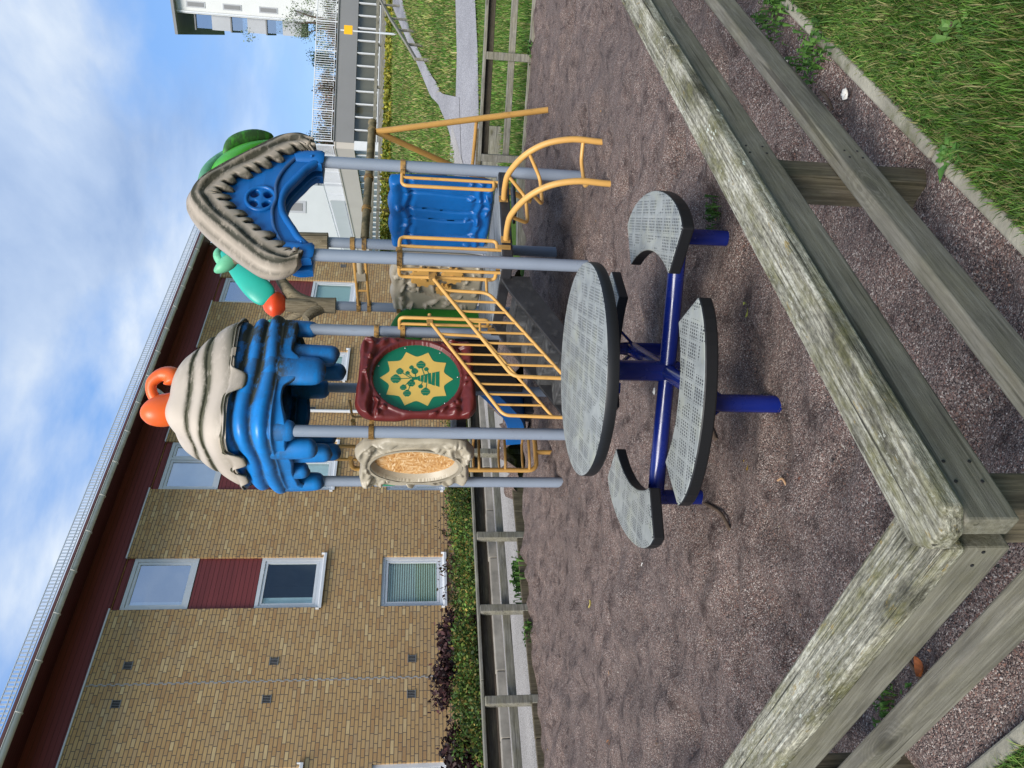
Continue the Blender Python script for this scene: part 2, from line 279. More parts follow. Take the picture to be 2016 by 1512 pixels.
# ------------------------------------------------------------------ mesh builder
class MB:
    def __init__(s): s.v=[];s.f=[];s.g=[];s.t=[]
    def add(s,v,f,g=None,t=None):
        o=len(s.v);s.v+=[tuple(map(float,q)) for q in v];s.f+=[tuple(int(i)+o for i in q) for q in f]
        s.g+=list(g) if g is not None else [0.]*len(v)
        if t is not None: s.t+=[tuple(q) for q in t]
        return s
    def box(s,lo,hi):
        x0,y0,z0=lo;x1,y1,z1=hi
        return s.add([(x0,y0,z0),(x1,y0,z0),(x1,y1,z0),(x0,y1,z0),(x0,y0,z1),(x1,y0,z1),(x1,y1,z1),(x0,y1,z1)],[(0,3,2,1),(4,5,6,7),(0,1,5,4),(1,2,6,5),(2,3,7,6),(3,0,4,7)])
    def beam(s,p,q,w,h,up=(0,0,1)):
        p=Vector(p);q=Vector(q);d=(q-p).normalized();u=Vector(up);a=d.cross(u).normalized();b=a.cross(d).normalized()
        vs=[]
        for c in (p,q):
            for i,j in ((-1,-1),(1,-1),(1,1),(-1,1)): vs.append(c+a*(i*w/2)+b*(j*h/2))
        return s.add(vs,[(0,1,2,3),(7,6,5,4),(0,4,5,1),(1,5,6,2),(2,6,7,3),(3,7,4,0)])
    def grid(s,A,closeu=False,closev=False,g=None,flip=False):
        A=np.asarray(A,float);m,n=A.shape[:2];f=[]
        for i in range(m if closeu else m-1):
            for j in range(n if closev else n-1):
                q=(i*n+j,((i+1)%m)*n+j,((i+1)%m)*n+(j+1)%n,i*n+(j+1)%n);f.append(q[::-1] if flip else q)
        return s.add(A.reshape(-1,3),f,None if g is None else np.asarray(g).reshape(-1))
    def tube(s,path,r,seg=12,cap=True,closed=False):
        P=[Vector(p) for p in path];n=len(P);rr=[r]*n if not hasattr(r,'__len__') else list(r)
        T=[]
        for i in range(n):
            a=P[(i-1)%n] if (closed or i>0) else P[i];b=P[(i+1)%n] if (closed or i<n-1) else P[i];T.append((b-a).normalized())
        u=T[0].orthogonal().normalized();rows=[]
        for i in range(n):
            u=(u-T[i]*u.dot(T[i])).normalized();w=T[i].cross(u)
            rows.append([P[i]+(u*math.cos(k*2*PI/seg)+w*math.sin(k*2*PI/seg))*rr[i] for k in range(seg)])
        o=len(s.v);s.grid([[tuple(q) for q in r_] for r_ in rows],closed,True)
        if cap and not closed:
            s.f.append(tuple(o+k for k in range(seg))[::-1] if False else tuple(o+k for k in range(seg)));s.f.append(tuple(o+(n-1)*seg+k for k in range(seg))[::-1])
        return s
    def loft(s,path,W,Hh,side=None,seg=20,squash=None):
        # closed body: elliptical rings along a path; W half-width along 'side', Hh half-height
        P=[Vector(p) for p in path];n=len(P);rows=[]
        for i in range(n):
            t=(P[min(i+1,n-1)]-P[max(i-1,0)]).normalized();sd=Vector(side) if side else t.orthogonal();sd=(sd-t*sd.dot(t)).normalized();up=sd.cross(t)
            rows.append([tuple(P[i]+sd*(math.cos(k*2*PI/seg)*W[i])+up*(math.sin(k*2*PI/seg)*Hh[i])) for k in range(seg)])
        o=len(s.v);s.grid(rows,False,True);s.f.append(tuple(o+k for k in range(seg)));s.f.append(tuple(o+(n-1)*seg+k for k in range(seg))[::-1]);return s
    def ball(s,c,r,seg=14,rings=8):
        rx,ry,rz=r if hasattr(r,'__len__') else (r,r,r)
        A=[[(c[0]+rx*math.sin(PI*i/rings)*math.cos(2*PI*j/seg),c[1]+ry*math.sin(PI*i/rings)*math.sin(2*PI*j/seg),c[2]-rz*math.cos(PI*i/rings)) for j in range(seg)] for i in range(rings+1)]
        return s.grid(A,False,True,None,True)
    def cyl(s,p,q,r,seg=14): return s.tube([p,q],r,seg)
    def prism(s,pts,f0,f1):
        # pts 2D outline; f0,f1 map 2D->3D for the two faces
        n=len(pts);a=[f0(*p) for p in pts];b=[f1(*p) for p in pts]
        return s.add(a+b,[tuple(range(n))[::-1],tuple(range(n,2*n))]+[(i,(i+1)%n,n+(i+1)%n,n+i) for i in range(n)])
    def build(s,name,mat,parent=None,smooth=None,bevel=0,world=False,mods=()):
        me=bpy.data.meshes.new(name);v=s.v
        if world and parent:
            Mi=WM(parent).inverted();v=[tuple(Mi@Vector(q)) for q in v]
        me.from_pydata(v,[],s.f)
        bm=bmesh.new();bm.from_mesh(me);bmesh.ops.remove_doubles(bm,verts=bm.verts,dist=1e-5) if not s.t and not any(s.g) else None
        if not s.t: bmesh.ops.recalc_face_normals(bm,faces=bm.faces)
        bm.to_mesh(me);bm.free()
        if any(s.g) and len(me.vertices)==len(s.g):
            at=me.color_attributes.new('grime','FLOAT_COLOR','POINT');a=np.ones((len(s.g),4));a[:,:3]=np.array(s.g)[:,None];at.data.foreach_set('color',a.ravel())
        if s.t:
            at=me.color_attributes.new('tint','FLOAT_COLOR','POINT');a=np.ones((len(s.t),4));a[:,:3]=np.array(s.t);at.data.foreach_set('color',a.ravel())
        me.materials.append(M[mat] if isinstance(mat,str) else mat)
        if smooth is not None:
            me.shade_smooth()
            if smooth<179: me.set_sharp_from_angle(angle=R(smooth))
        o=bpy.data.objects.new(name,me);COL.objects.link(o)
        if parent: o.parent=parent
        if bevel:
            b=o.modifiers.new('bev','BEVEL');b.width=bevel;b.segments=2;b.limit_method='ANGLE';b.angle_limit=R(40);b.harden_normals=False
        for fn in mods: fn(o)
        return o
def WM(o):
    m=Matrix.Translation(o.location)@o.rotation_euler.to_matrix().to_4x4()
    return WM(o.parent)@m if o.parent else m
def thing(name,label,cat,loc=(0,0,0),rz=0.,group=None):
    o=bpy.data.objects.new(name,None);o.empty_display_size=.2;COL.objects.link(o);o.location=loc;o.rotation_euler=(0,0,rz);return tag(o,label,cat,group)
def tag(o,label,cat,group=None):
    o['label']=label;o['category']=cat
    if group:o['group']=group
    return o
def kind(o,k): o['kind']=k;return o
def dup(root,loc,rz,label,scale=None):
    r=root.copy();COL.objects.link(r);r.location=loc;r.rotation_euler=(0,0,rz);r['label']=label
    if scale: r.scale=(scale,)*3
    for c in list(root.children):
        d=c.copy();COL.objects.link(d);d.parent=r
        for g in list(c.children):
            e=g.copy();COL.objects.link(e);e.parent=d
    return r
def fast_mesh(name,V,F,T,mat,parent=None):
    V=np.asarray(V,np.float32);F=np.asarray(F,np.int32);me=bpy.data.meshes.new(name);k=F.shape[1]
    me.vertices.add(len(V));me.vertices.foreach_set('co',V.ravel());me.loops.add(F.size);me.loops.foreach_set('vertex_index',F.ravel())
    me.polygons.add(len(F));me.polygons.foreach_set('loop_start',np.arange(0,F.size,k,dtype=np.int32));me.update(calc_edges=True)
    if T is not None:
        at=me.color_attributes.new('tint','FLOAT_COLOR','POINT');a=np.ones((len(V),4),np.float32);a[:,:3]=T;at.data.foreach_set('color',a.ravel())
    me.materials.append(M[mat]);o=bpy.data.objects.new(name,me);COL.objects.link(o)
    if parent:o.parent=parent
    return o
def leaves_np(C,size,cols,up=.3,var=.35,long=1.7):
    n=len(C);d=rng.normal(size=(n,3));d[:,2]+=up;d/=np.linalg.norm(d,axis=1)[:,None]
    e=np.cross(d,rng.normal(size=(n,3)));e/=np.linalg.norm(e,axis=1)[:,None]+1e-9;s=size*(1+var*rng.normal(size=(n,1)))
    a=C-d*s*.5*long;b=C+d*s*.5*long;V=np.stack([a,C+e*s*.5,b,C-e*s*.5],1).reshape(-1,3)
    F=np.arange(4*n).reshape(n,4);cols=np.asarray(cols);ci=cols[rng.integers(0,len(cols),n)]*(1+.3*rng.normal(size=(n,1))).clip(.4,1.8)
    return V,F,np.repeat(ci,4,0)
def blades_np(P,h,w,cols,lean=.45):
    n=len(P);a=rng.uniform(0,2*PI,n);hh=h*(1+.4*rng.normal(size=n)).clip(.3,2);ln=lean*hh*rng.uniform(.2,1.3,n)
    d=np.stack([np.cos(a),np.sin(a),0*a],1);q=np.stack([-np.sin(a),np.cos(a),0*a],1)*(w*(.6+.8*rng.random(n)))[:,None]
    z=np.array([0,0,1.]);m=P+d*(ln*.35)[:,None]+z*(hh*.6)[:,None];t=P+d*ln[:,None]+z*(hh*.95)[:,None]
    V=np.stack([P-q,P+q,m+q*.7,m-q*.7,t],1).reshape(-1,3);i=np.arange(n)*5
    F=np.concatenate([np.stack([i,i+1,i+2],1),np.stack([i,i+2,i+3],1),np.stack([i+3,i+2,i+4],1)])
    cols=np.asarray(cols);c=cols[rng.integers(0,len(cols),n)]*(1+.25*rng.normal(size=(n,1))).clip(.5,1.7);T=np.repeat(c,5,0);return V,F,T
def curve_plate(name,splines,ext,bev,mp,mat,parent,smooth=40):
    # flat plate with holes: 2D outlines filled, given thickness and rounded edges, mapped by mp(x,y,z)
    cu=bpy.data.curves.new('tmp','CURVE');cu.dimensions='2D';cu.fill_mode='BOTH';cu.extrude=ext;cu.bevel_depth=bev;cu.bevel_resolution=2
    for pts in splines:
        sp=cu.splines.new('POLY');sp.points.add(len(pts)-1);sp.use_cyclic_u=True
        for p,q in zip(sp.points,pts): p.co=(q[0],q[1],0,1)
    o=bpy.data.objects.new('tmp',cu);COL.objects.link(o);dg=bpy.context.evaluated_depsgraph_get();me=bpy.data.meshes.new_from_object(o.evaluated_get(dg));bpy.data.objects.remove(o);bpy.data.curves.remove(cu)
    b=MB();b.add([mp(*v.co) for v in me.vertices],[tuple(p.vertices) for p in me.polygons]);bpy.data.meshes.remove(me)
    return b.build(name,mat,parent,smooth)
def text_mesh(name,txt,size,mp,mat,parent):
    cu=bpy.data.curves.new('tmp','FONT');cu.body=txt;cu.size=size;cu.align_x='CENTER';cu.align_y='CENTER';cu.extrude=.0006
    o=bpy.data.objects.new('tmp',cu);COL.objects.link(o);dg=bpy.context.evaluated_depsgraph_get();me=bpy.data.meshes.new_from_object(o.evaluated_get(dg));bpy.data.objects.remove(o);bpy.data.curves.remove(cu)
    b=MB();b.add([mp(*v.co) for v in me.vertices],[tuple(p.vertices) for p in me.polygons]);bpy.data.meshes.remove(me);return b.build(name,mat,parent)
def arcp(pts,r=.05,n=5):
    # round the corners of a polyline
    P=[Vector(p) for p in pts];o=[P[0]]
    for i in range(1,len(P)-1):
        a=(P[i-1]-P[i]);b=(P[i+1]-P[i]);ra=min(r,a.length*.49,b.length*.49);p=P[i]+a.normalized()*ra;q=P[i]+b.normalized()*ra
        for k in range(n+1):
            t=k/n;o.append(p*(1-t)**2+P[i]*2*t*(1-t)+q*t*t)
    return o+[P[-1]]
def spl(pts,n=8,closed=False):
    P=[np.array(p,float) for p in pts];m=len(P);o=[]
    for i in range(m if closed else m-1):
        p0=P[(i-1)%m] if closed else P[max(i-1,0)];p1=P[i];p2=P[(i+1)%m];p3=P[(i+2)%m] if closed else P[min(i+2,m-1)]
        for k in range(n):
            t=k/n;o.append(.5*((2*p1)+(-p0+p2)*t+(2*p0-5*p1+4*p2-p3)*t*t+(-p0+3*p1-3*p2+p3)*t**3))
    if not closed:o.append(P[-1])
    return o
# ------------------------------------------------------------------ camera
f_px=1514.;pit=R(7.27);ro=.022;CH=1.5
Fv=Vector((0,math.cos(pit),-math.sin(pit)));D0=Vector((0,-math.sin(pit),-math.cos(pit)));cr,sr=math.cos(ro),math.sin(ro)
Rv=Vector((1,0,0))*cr-D0*sr;Dv=D0*cr+Vector((1,0,0))*sr
cam=bpy.data.objects.new('camera',bpy.data.cameras.new('camera'));COL.objects.link(cam)
cm=Matrix((Dv,Rv,-Fv)).transposed().to_4x4();cm.translation=(0,0,CH);cam.matrix_world=cm
cam.data.sensor_width=36;cam.data.sensor_fit='HORIZONTAL';cam.data.lens=f_px/2016*36;cam.data.clip_end=600;cam.data.clip_start=.05;S.camera=cam
# ------------------------------------------------------------------ light
SUN_EL=R(42);SUN_DIR=Vector((-.42,-.9,0)).normalized()      # horizontal direction towards the sun
W=bpy.data.worlds.new('World');S.world=W;W.use_nodes=True;t=W.node_tree;t.nodes.clear()
wo=t.nodes.new('ShaderNodeOutputWorld');bg=t.nodes.new('ShaderNodeBackground');sk=t.nodes.new('ShaderNodeTexSky');sk.sky_type='NISHITA';sk.sun_disc=False
sk.sun_elevation=SUN_EL;sk.sun_rotation=math.atan2(SUN_DIR.x,SUN_DIR.y);sk.air_density=1.;sk.dust_density=.6;sk.ozone_density=1.6
bg.inputs[1].default_value=.115
def wn(ty,**k):
    n=t.nodes.new(ty)
    for a,b in k.items(): setattr(n,a,b)
    return n
tc=wn('ShaderNodeTexCoord');sx=wn('ShaderNodeSeparateXYZ');t.links.new(tc.outputs['Generated'],sx.inputs[0])
def wm(op,a,b=None,c=None):
    n=wn('ShaderNodeMath',operation=op)
    for i,v in enumerate((a,b,c)):
        if v is None: continue
        if isinstance(v,(int,float)): n.inputs[i].default_value=v
        else: t.links.new(v,n.inputs[i])
    return n.outputs[0]
zz=wm('ADD',wm('MAXIMUM',sx.outputs[2],0.),.22);cv=wn('ShaderNodeCombineXYZ');t.links.new(wm('DIVIDE',sx.outputs[0],zz),cv.inputs[0]);t.links.new(wm('DIVIDE',sx.outputs[1],zz),cv.inputs[1])
def wnoise(sc,det,ro,off,dist=0.):
    mp=wn('ShaderNodeMapping');t.links.new(cv.outputs[0],mp.inputs[0]);mp.inputs['Location'].default_value=off
    n=wn('ShaderNodeTexNoise');t.links.new(mp.outputs[0],n.inputs['Vector']);n.inputs['Scale'].default_value=sc;n.inputs['Detail'].default_value=det;n.inputs['Roughness'].default_value=ro;n.inputs['Distortion'].default_value=dist;return n.outputs[0]
def wramp(fac,pts):
    n=wn('ShaderNodeValToRGB');t.links.new(fac,n.inputs[0])
    while len(n.color_ramp.elements)<len(pts): n.color_ramp.elements.new(.5)
    for e,(p,c) in zip(n.color_ramp.elements,pts): e.position=p;e.color=(*c,1) if hasattr(c,'__len__') else (c,c,c,1)
    return n.outputs[0]
def wmix(f,a,b):
    n=wn('ShaderNodeMix',data_type='RGBA')
    for i,v in ((0,f),(6,a),(7,b)):
        if isinstance(v,tuple): n.inputs[i].default_value=(*v,1)
        elif isinstance(v,(int,float)): n.inputs[i].default_value=v
        else: t.links.new(v,n.inputs[i])
    return n.outputs[2]
cov=wramp(wnoise(1.05,8,.54,(3.1,1.7,0),.2),[(.39,0.),(.53,1.)])
low=wramp(sx.outputs[2],[(.12,.2),(.32,1.)])
lum=wramp(wnoise(1.35,7,.55,(7.3,2.2,0),.25),[(.36,(1.7,2.45,3.9)),(.5,(2.7,3.4,4.6)),(.64,(4.5,4.9,5.3))])
skyb=wmix(.7,sk.outputs[0],(1.0,2.2,4.7))
colr=wmix(wm('MULTIPLY',cov,low),skyb,lum)
t.links.new(colr,bg.inputs[0]);t.links.new(bg.outputs[0],wo.inputs[0])
sl=bpy.data.lights.new('sun','SUN');sl.energy=3.1;sl.angle=R(32);sl.color=(1,.95,.88)
so=bpy.data.objects.new('sun',sl);COL.objects.link(so);dsun=Vector((SUN_DIR.x*math.cos(SUN_EL),SUN_DIR.y*math.cos(SUN_EL),math.sin(SUN_EL)));so.rotation_euler=dsun.to_track_quat('Z','Y').to_euler();so.location=(-20,-20,30)
S.view_settings.view_transform='Standard';S.view_settings.look='None';S.view_settings.gamma=1;S.view_settings.exposure=.78
S.cycles.max_bounces=8;S.cycles.transparent_max_bounces=12
# ------------------------------------------------------------------ terrain
def tz(X,Y):
    X=np.asarray(X,float);Y=np.asarray(Y,float);out=(X+5.509)*.725-(Y-15.4)*.688
    Ys=Y-3*sstep(3.5,1.5,X)
    z=np.where(Ys<11,0,np.where(Ys<17,.04*(Ys-11),.24+.15*(Ys-17)));z=np.minimum(z,2.82)
    al=(X+5.509)*.688+(Y-15.4)*.725
    ka=(X-3.22)*.3697+(Y-10.95)*.929
    dip=np.where((ka<-.05)&(out>5.6),.12,0.)+np.where((X<2.1)&(X>-3)&(Y>10)&(Y<14.3)&(out>5.6),.1,0.)
    return z*np.maximum(sstep(1,6,out),sstep(10.5,15.5,al))-.03-np.minimum(dip,.12)
def tzs(x,y): return float(tz(x,y))
xs=np.concatenate([np.linspace(-220,-24,14),np.linspace(-20,40,151),np.linspace(46,220,14)]);ys=np.concatenate([np.linspace(-120,-20,10),np.linspace(-16,44,151),np.linspace(50,260,14)])
XX,YY=np.meshgrid(xs,ys,indexing='ij');ZZ=tz(XX,YY)
ZZ+=.05*fbm(XX*.5,YY*.5)*sstep(11.5,16,YY)*(YY<60)
b=MB();b.grid(np.stack([XX,YY,ZZ],-1));kind(b.build('ground','lawn',None,180),'structure')
# near lawn, a flat sheet outside the two near kerbs
N0=Vector((-.198,1.235));dR=Vector((math.cos(R(46.3)),math.sin(R(46.3))));nR=Vector((dR.y,-dR.x));dL=Vector((math.cos(R(138)),math.sin(R(138))));nL=Vector((-dL.y,dL.x))*-1
if nL.y>0:nL=-nL
oc=.085
def xline(p,d,q,e):
    den=d.x*e.y-d.y*e.x;t_=((q.x-p.x)*e.y-(q.y-p.y)*e.x)/den;return p+d*t_
Nk=xline(N0+nR*oc,dR,N0+nL*oc,dL)
Rf=Nk+dR*12.2;Lf=Nk+dL*8.2
m=MB()
for P_ in ([Nk,Rf,(24,8),(24,-14),(0,-14)],[Nk,(0,-14),(-24,-14),(-24,6),Lf]): m.add([(p[0],p[1],.02) for p in P_],[tuple(range(len(P_)))])
kind(m.build('lawn','lawn'),'structure')
# gravel
def gravel(poly,name):
    P=np.array(poly);lo=P.min(0)-.1;hi=P.max(0)+.1;st=.05
    gx=np.arange(lo[0],hi[0],st);gy=np.arange(lo[1],hi[1],st);X,Y=np.meshgrid(gx,gy,indexing='ij')
    Z=.026*fbm(X*.75,Y*.75,None,4)+.011*fbm(X*3.3+3,Y*3.3,None,3)
    r2=np.random.default_rng(5)
    for i in range(1500):
        cx=r2.uniform(lo[0],hi[0]);cy=r2.uniform(lo[1],hi[1]);w=r2.uniform(.05,.13);a=r2.uniform(0,PI);dep=r2.uniform(.012,.045)
        i0=max(0,int((cx-.6-lo[0])/st));i1=int((cx+.6-lo[0])/st);j0=max(0,int((cy-.6-lo[1])/st));j1=int((cy+.6-lo[1])/st)
        xx=X[i0:i1,j0:j1]-cx;yy=Y[i0:i1,j0:j1]-cy;u=xx*math.cos(a)+yy*math.sin(a);v=-xx*math.sin(a)+yy*math.cos(a);q=(u/(w*1.9))**2+(v/w)**2
        Z[i0:i1,j0:j1]+=-dep*np.exp(-q)+dep*.5*np.exp(-(np.sqrt(q)-1.7)**2*3)
    m=MB();m.grid(np.stack([X,Y,Z],-1));me=bpy.data.meshes.new(name);me.from_pydata(m.v,[],m.f);bm=bmesh.new();bm.from_mesh(me)
    n=len(P)
    for i in range(n):
        a=P[i];e=P[(i+1)%n]-a;bmesh.ops.bisect_plane(bm,geom=bm.verts[:]+bm.edges[:]+bm.faces[:],plane_co=(*a,0),plane_no=(e[1],-e[0],0),clear_outer=True)
    bmesh.ops.recalc_face_normals(bm,faces=bm.faces)
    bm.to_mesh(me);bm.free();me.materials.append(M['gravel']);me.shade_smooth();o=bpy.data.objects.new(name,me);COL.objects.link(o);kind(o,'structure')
RC=xline(Nk,dR,Vector((3.3,10.95)),Vector((.93,-.37)));BE=(1.85,10.72);LQ=(-1.68,10.79);LFc=xline(Nk,dL,Vector((-2.9,9.55)),Vector((.7,.713)))
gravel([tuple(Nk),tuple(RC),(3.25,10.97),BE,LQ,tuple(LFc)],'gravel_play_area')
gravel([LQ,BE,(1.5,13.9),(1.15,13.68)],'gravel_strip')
def strip(name,L,Rr,mat,dz,k='structure',across=8,zf=tz,res=.4):
    L=[np.array(p,float) for p in L];Rr=[np.array(p,float) for p in Rr]
    def rs(P,n):
        d=np.concatenate([[0],np.cumsum([np.linalg.norm(P[i+1]-P[i]) for i in range(len(P)-1)])]);s=np.linspace(0,d[-1],n);A=np.array(P);return np.stack([np.interp(s,d,A[:,0]),np.interp(s,d,A[:,1])],1)
    n=max(4,int(sum(np.linalg.norm(L[i+1]-L[i]) for i in range(len(L)-1))/res));a=rs(L,n);c=rs(Rr,n)
    u=np.linspace(0,1,across+1)[None,:,None];G=a[:,None]*(1-u)+c[:,None]*u;Z=zf(G[...,0],G[...,1])+dz
    m=MB();m.grid(np.concatenate([G,Z[...,None]],-1));o=m.build(name,mat,None,180);kind(o,k);return o
strip('path',[(1.4,15.0),(3.6,15.6),(5.43,16.45),(8.69,17.4),(14,18.6),(24,20.5)],[(1.2,18.2),(3.4,18.2),(5.3,19.4),(8.25,19.35),(14,20.6),(24,22.8)],'asphalt',.05,across=12)
strip('ramp_path',[(5.0,18.4),(7.0,20.73),(8.54,23.14),(10.97,26.43),(16.49,34.1)],[(7.0,18.9),(8.0,21.4),(10.2,24.6),(12.3,27.6),(18.4,34.1)],'asphalt',.062,across=8)
# building frame helpers
BRZ=R(46.5);BO=Vector((-5.509,15.4,0));bd=Vector((math.cos(BRZ),math.sin(BRZ)));bn=Vector((-bd.y,bd.x))
def BP(t_,y): p=Vector((BO.x,BO.y))+bd*t_+bn*y;return (p.x,p.y)
strip('pavement',[BP(-9,-5.8),BP(11.5,-5.8)],[BP(-9,-3.5),BP(11.5,-3.5)],'pavement',.065,across=6)
strip('planting_bed',[BP(-9,-3.4),BP(14,-3.4)],[BP(-9,.2),BP(14,.2)],'soil',.2,across=4)
#@@PART3
# ------------------------------------------------------------------ brick building
BB=thing('apartment_building','long yellow brick apartment building with dark red boards under its eaves','building',BO,BRZ)
def wall_open(xs_,zs_,ops,y0,y1):
    # front face split around openings, with reveals
    b=MB();xs_=sorted(set(xs_+[v for o in ops for v in o[:2]]));zs_=sorted(set(zs_+[v for o in ops for v in o[2:]]))
    for i in range(len(xs_)-1):
        for j in range(len(zs_)-1):
            cx=(xs_[i]+xs_[i+1])/2;cz=(zs_[j]+zs_[j+1])/2
            if any(o[0]<cx<o[1] and o[2]<cz<o[3] for o in ops): continue
            b.add([(xs_[i],y0,zs_[j]),(xs_[i+1],y0,zs_[j]),(xs_[i+1],y0,zs_[j+1]),(xs_[i],y0,zs_[j+1])],[(0,1,2,3)])
    for a,c,d,e in ops:
        b.add([(a,y0,d),(a,y1,d),(a,y1,e),(a,y0,e)],[(0,1,2,3)]);b.add([(c,y1,d),(c,y0,d),(c,y0,e),(c,y1,e)],[(0,1,2,3)])
        b.add([(a,y0,d),(c,y0,d),(c,y1,d),(a,y1,d)],[(0,1,2,3)]);b.add([(a,y1,e),(c,y1,e),(c,y0,e),(a,y0,e)],[(0,1,2,3)])
    return b
cols=[(-6.6,-5.38),(-3.2,-1.97),(1.18,2.41),(4.25,5.73),(7.98,9.2),(11.25,12.5)]
FL=7.42
ops=[];
for a,c in cols: ops+=[(a,c,.74,2.1),(a,c,3.33,FL)]
b=wall_open([-9.,14.2],[-.4,FL],ops,0.,.11)
b.add([(14.2,0,-.4),(14.2,9,-.4),(14.2,9,FL),(14.2,0,FL)],[(0,1,2,3)]);b.add([(-9,9,-.4),(-9,0,-.4),(-9,0,FL),(-9,9,FL)],[(0,1,2,3)]);b.add([(14.2,9,-.4),(-9,9,-.4),(-9,9,FL),(14.2,9,FL)],[(0,1,2,3)])
b.build('brick_wall','brick',BB)
edges=[-9.]+[v for c in cols for v in c]+[14.2]
for i in range(0,len(edges),2):
    b=MB();b.box((edges[i]-.02,-.035,FL),(edges[i+1]+.02,.02,FL+.03));b.build('flashing','white_paint',BB)
b=MB();b.box((-9,.03,FL+.031),(14.2,.12,8.12));b.build('eaves_cladding','red_board',BB)
b=MB();b.add([(-9,-.78,7.98),(14.4,-.78,7.98),(14.4,.03,8.1),(-9,.03,8.1)],[(0,1,2,3)]);b.box((-9,-.8,7.97),(14.4,-.781,8.13));b.build('soffit','soffit',BB)
b=MB();b.add([(-9,-.86,8.13),(14.5,-.86,8.13),(14.5,5,10.1),(-9,5,10.1)],[(0,1,2,3)]);b.add([(-9,5,10.1),(14.5,5,10.1),(14.5,10.5,8.1),(-9,10.5,8.1)],[(0,1,2,3)]);b.add([(-9,-.86,8.08),(14.5,-.86,8.08),(14.5,-.86,8.13),(-9,-.86,8.13)],[(0,1,2,3)])
rf=b.build('roof','tile',BB)
b=MB();b.beam((14.52,-.9,8.0),(14.52,5,10.12),.06,.32);b.add([(14.3,0,FL),(14.3,9.,FL),(14.3,9.,8.4),(14.3,5,9.8),(14.3,0,8.1)],[(0,1,2,3,4)]);b.build('gable_board','white_paint',rf)
b=MB();ga=[PI*k/10 for k in range(11)]
for y_,zc in [(-.87,8.02)]:
    b.grid([[(t_,y_-.065*math.cos(g),zc-.085*math.sin(g)) for g in ga] for t_ in (-9,14.4)]);b.grid([[(t_,y_-.06*math.cos(g),zc-.08*math.sin(g)) for g in ga] for t_ in (-9,14.4)],flip=True)
    b.tube([(-9,y_-.068,zc),(14.4,y_-.068,zc)],.009,6)
gut=b.build('gutter','gutter',BB,60)
for i in range(26):
    b=MB();b.tube([(-8.6+i*.92,-.87-.068*math.cos(g),8.02-.088*math.sin(g)) for g in ga],.016,6);b.build('gutter_bracket','gutter',gut,60)
b=MB()
for z_ in (8.2,8.27,8.4): b.tube([(-9,-.78,z_),(14.4,-.78,z_)],.011,6)
for i in range(300): b.box((-9+i*.078-.016,-.787,8.19),(-9+i*.078+.016,-.776,8.41))
b.build('snow_guard','galv',rf)
def window(t0,t1,z0,z1,glass,blind,mull=(),sill=True,bfrac=(0,1),bx=(0,1)):
    fr=MB();y0,y1=.045,.11;w=.075
    fr.box((t0,y0,z0),(t0+w,y1,z1));fr.box((t1-w,y0,z0),(t1,y1,z1));fr.box((t0+w,y0,z0),(t1-w,y1,z0+w));fr.box((t0+w,y0,z1-w),(t1-w,y1,z1))
    es=[t0+w]+[m for m in mull]+[t1-w]
    for m in mull: fr.box((m-.035,y0,z0+w),(m+.035,y1,z1-w))
    for i in range(len(es)-1):
        a=es[i]+(.04 if i else .005);c=es[i+1]-(.04 if i<len(es)-2 else .005);q=.055;u0,u1=z0+w+.006,z1-w-.006;g0,g1=.062,.1
        fr.box((a,g0,u0),(a+q,g1,u1));fr.box((c-q,g0,u0),(c,g1,u1));fr.box((a+q,g0,u0),(c-q,g1,u0+q));fr.box((a+q,g0,u1-q),(c-q,g1,u1))
    w_=fr.build('window','white_paint',BB)
    p=MB();p.add([(t0+w,.085,z0+w),(t1-w,.085,z0+w),(t1-w,.085,z1-w),(t0+w,.085,z1-w)],[(0,1,2,3)]);p.build('pane',glass,w_)
    if blind=='room_dark': bx=(0,.2);blind_='blind_white'
    else: blind_=blind
    p=MB();ia,ic=t0+w,t1-w
    xa=ia+(ic-ia)*bx[0];xc=ia+(ic-ia)*bx[1];za=z0+w+(z1-z0-2*w)*bfrac[0];zc=z0+w+(z1-z0-2*w)*bfrac[1]
    p.add([(xa,.14,za),(xc,.14,za),(xc,.14,zc),(xa,.14,zc)],[(0,1,2,3)]);p.build('blind',blind_,w_)
    p=MB();p.box((t0-.1,.11,z0-.1),(t0-.001,1.2,z1+.1));p.box((t1+.001,.11,z0-.1),(t1+.1,1.2,z1+.1));p.box((t0-.1,1.2,z0-.1),(t1+.1,1.22,z1+.1));p.box((t0,.12,z1+.01),(t1,1.2,z1+.05));p.box((t0,.12,z0-.05),(t1,1.2,z0-.01));p.build('room','room_dark',w_)
    if blind=='room_dark':
        p=MB();p.box((t0+.5,.7,z0+.12),(t0+.56,.74,z1-.3));p.box((t0+.56,.7,z1-.36),(t1-.15,.74,z1-.3));p.box((t0+.3,1.1,z0),(t1,1.15,z1-.15));p.build('room_furniture','blind_white',w_)
    if sill:
        s_=MB();s_.add([(t0-.05,-.07,z0-.025),(t1+.05,-.07,z0-.025),(t1+.05,.045,z0+.012),(t0-.05,.045,z0+.012)],[(0,1,2,3)]);s_.box((t0-.05,-.072,z0-.075),(t1+.05,-.064,z0-.024));s_.box((t0-.055,-.07,z0-.03),(t0-.045,.03,z0+.04));s_.box((t1+.045,-.07,z0-.03),(t1+.055,.03,z0+.04));s_.build('sill','white_paint',w_)
    return w_
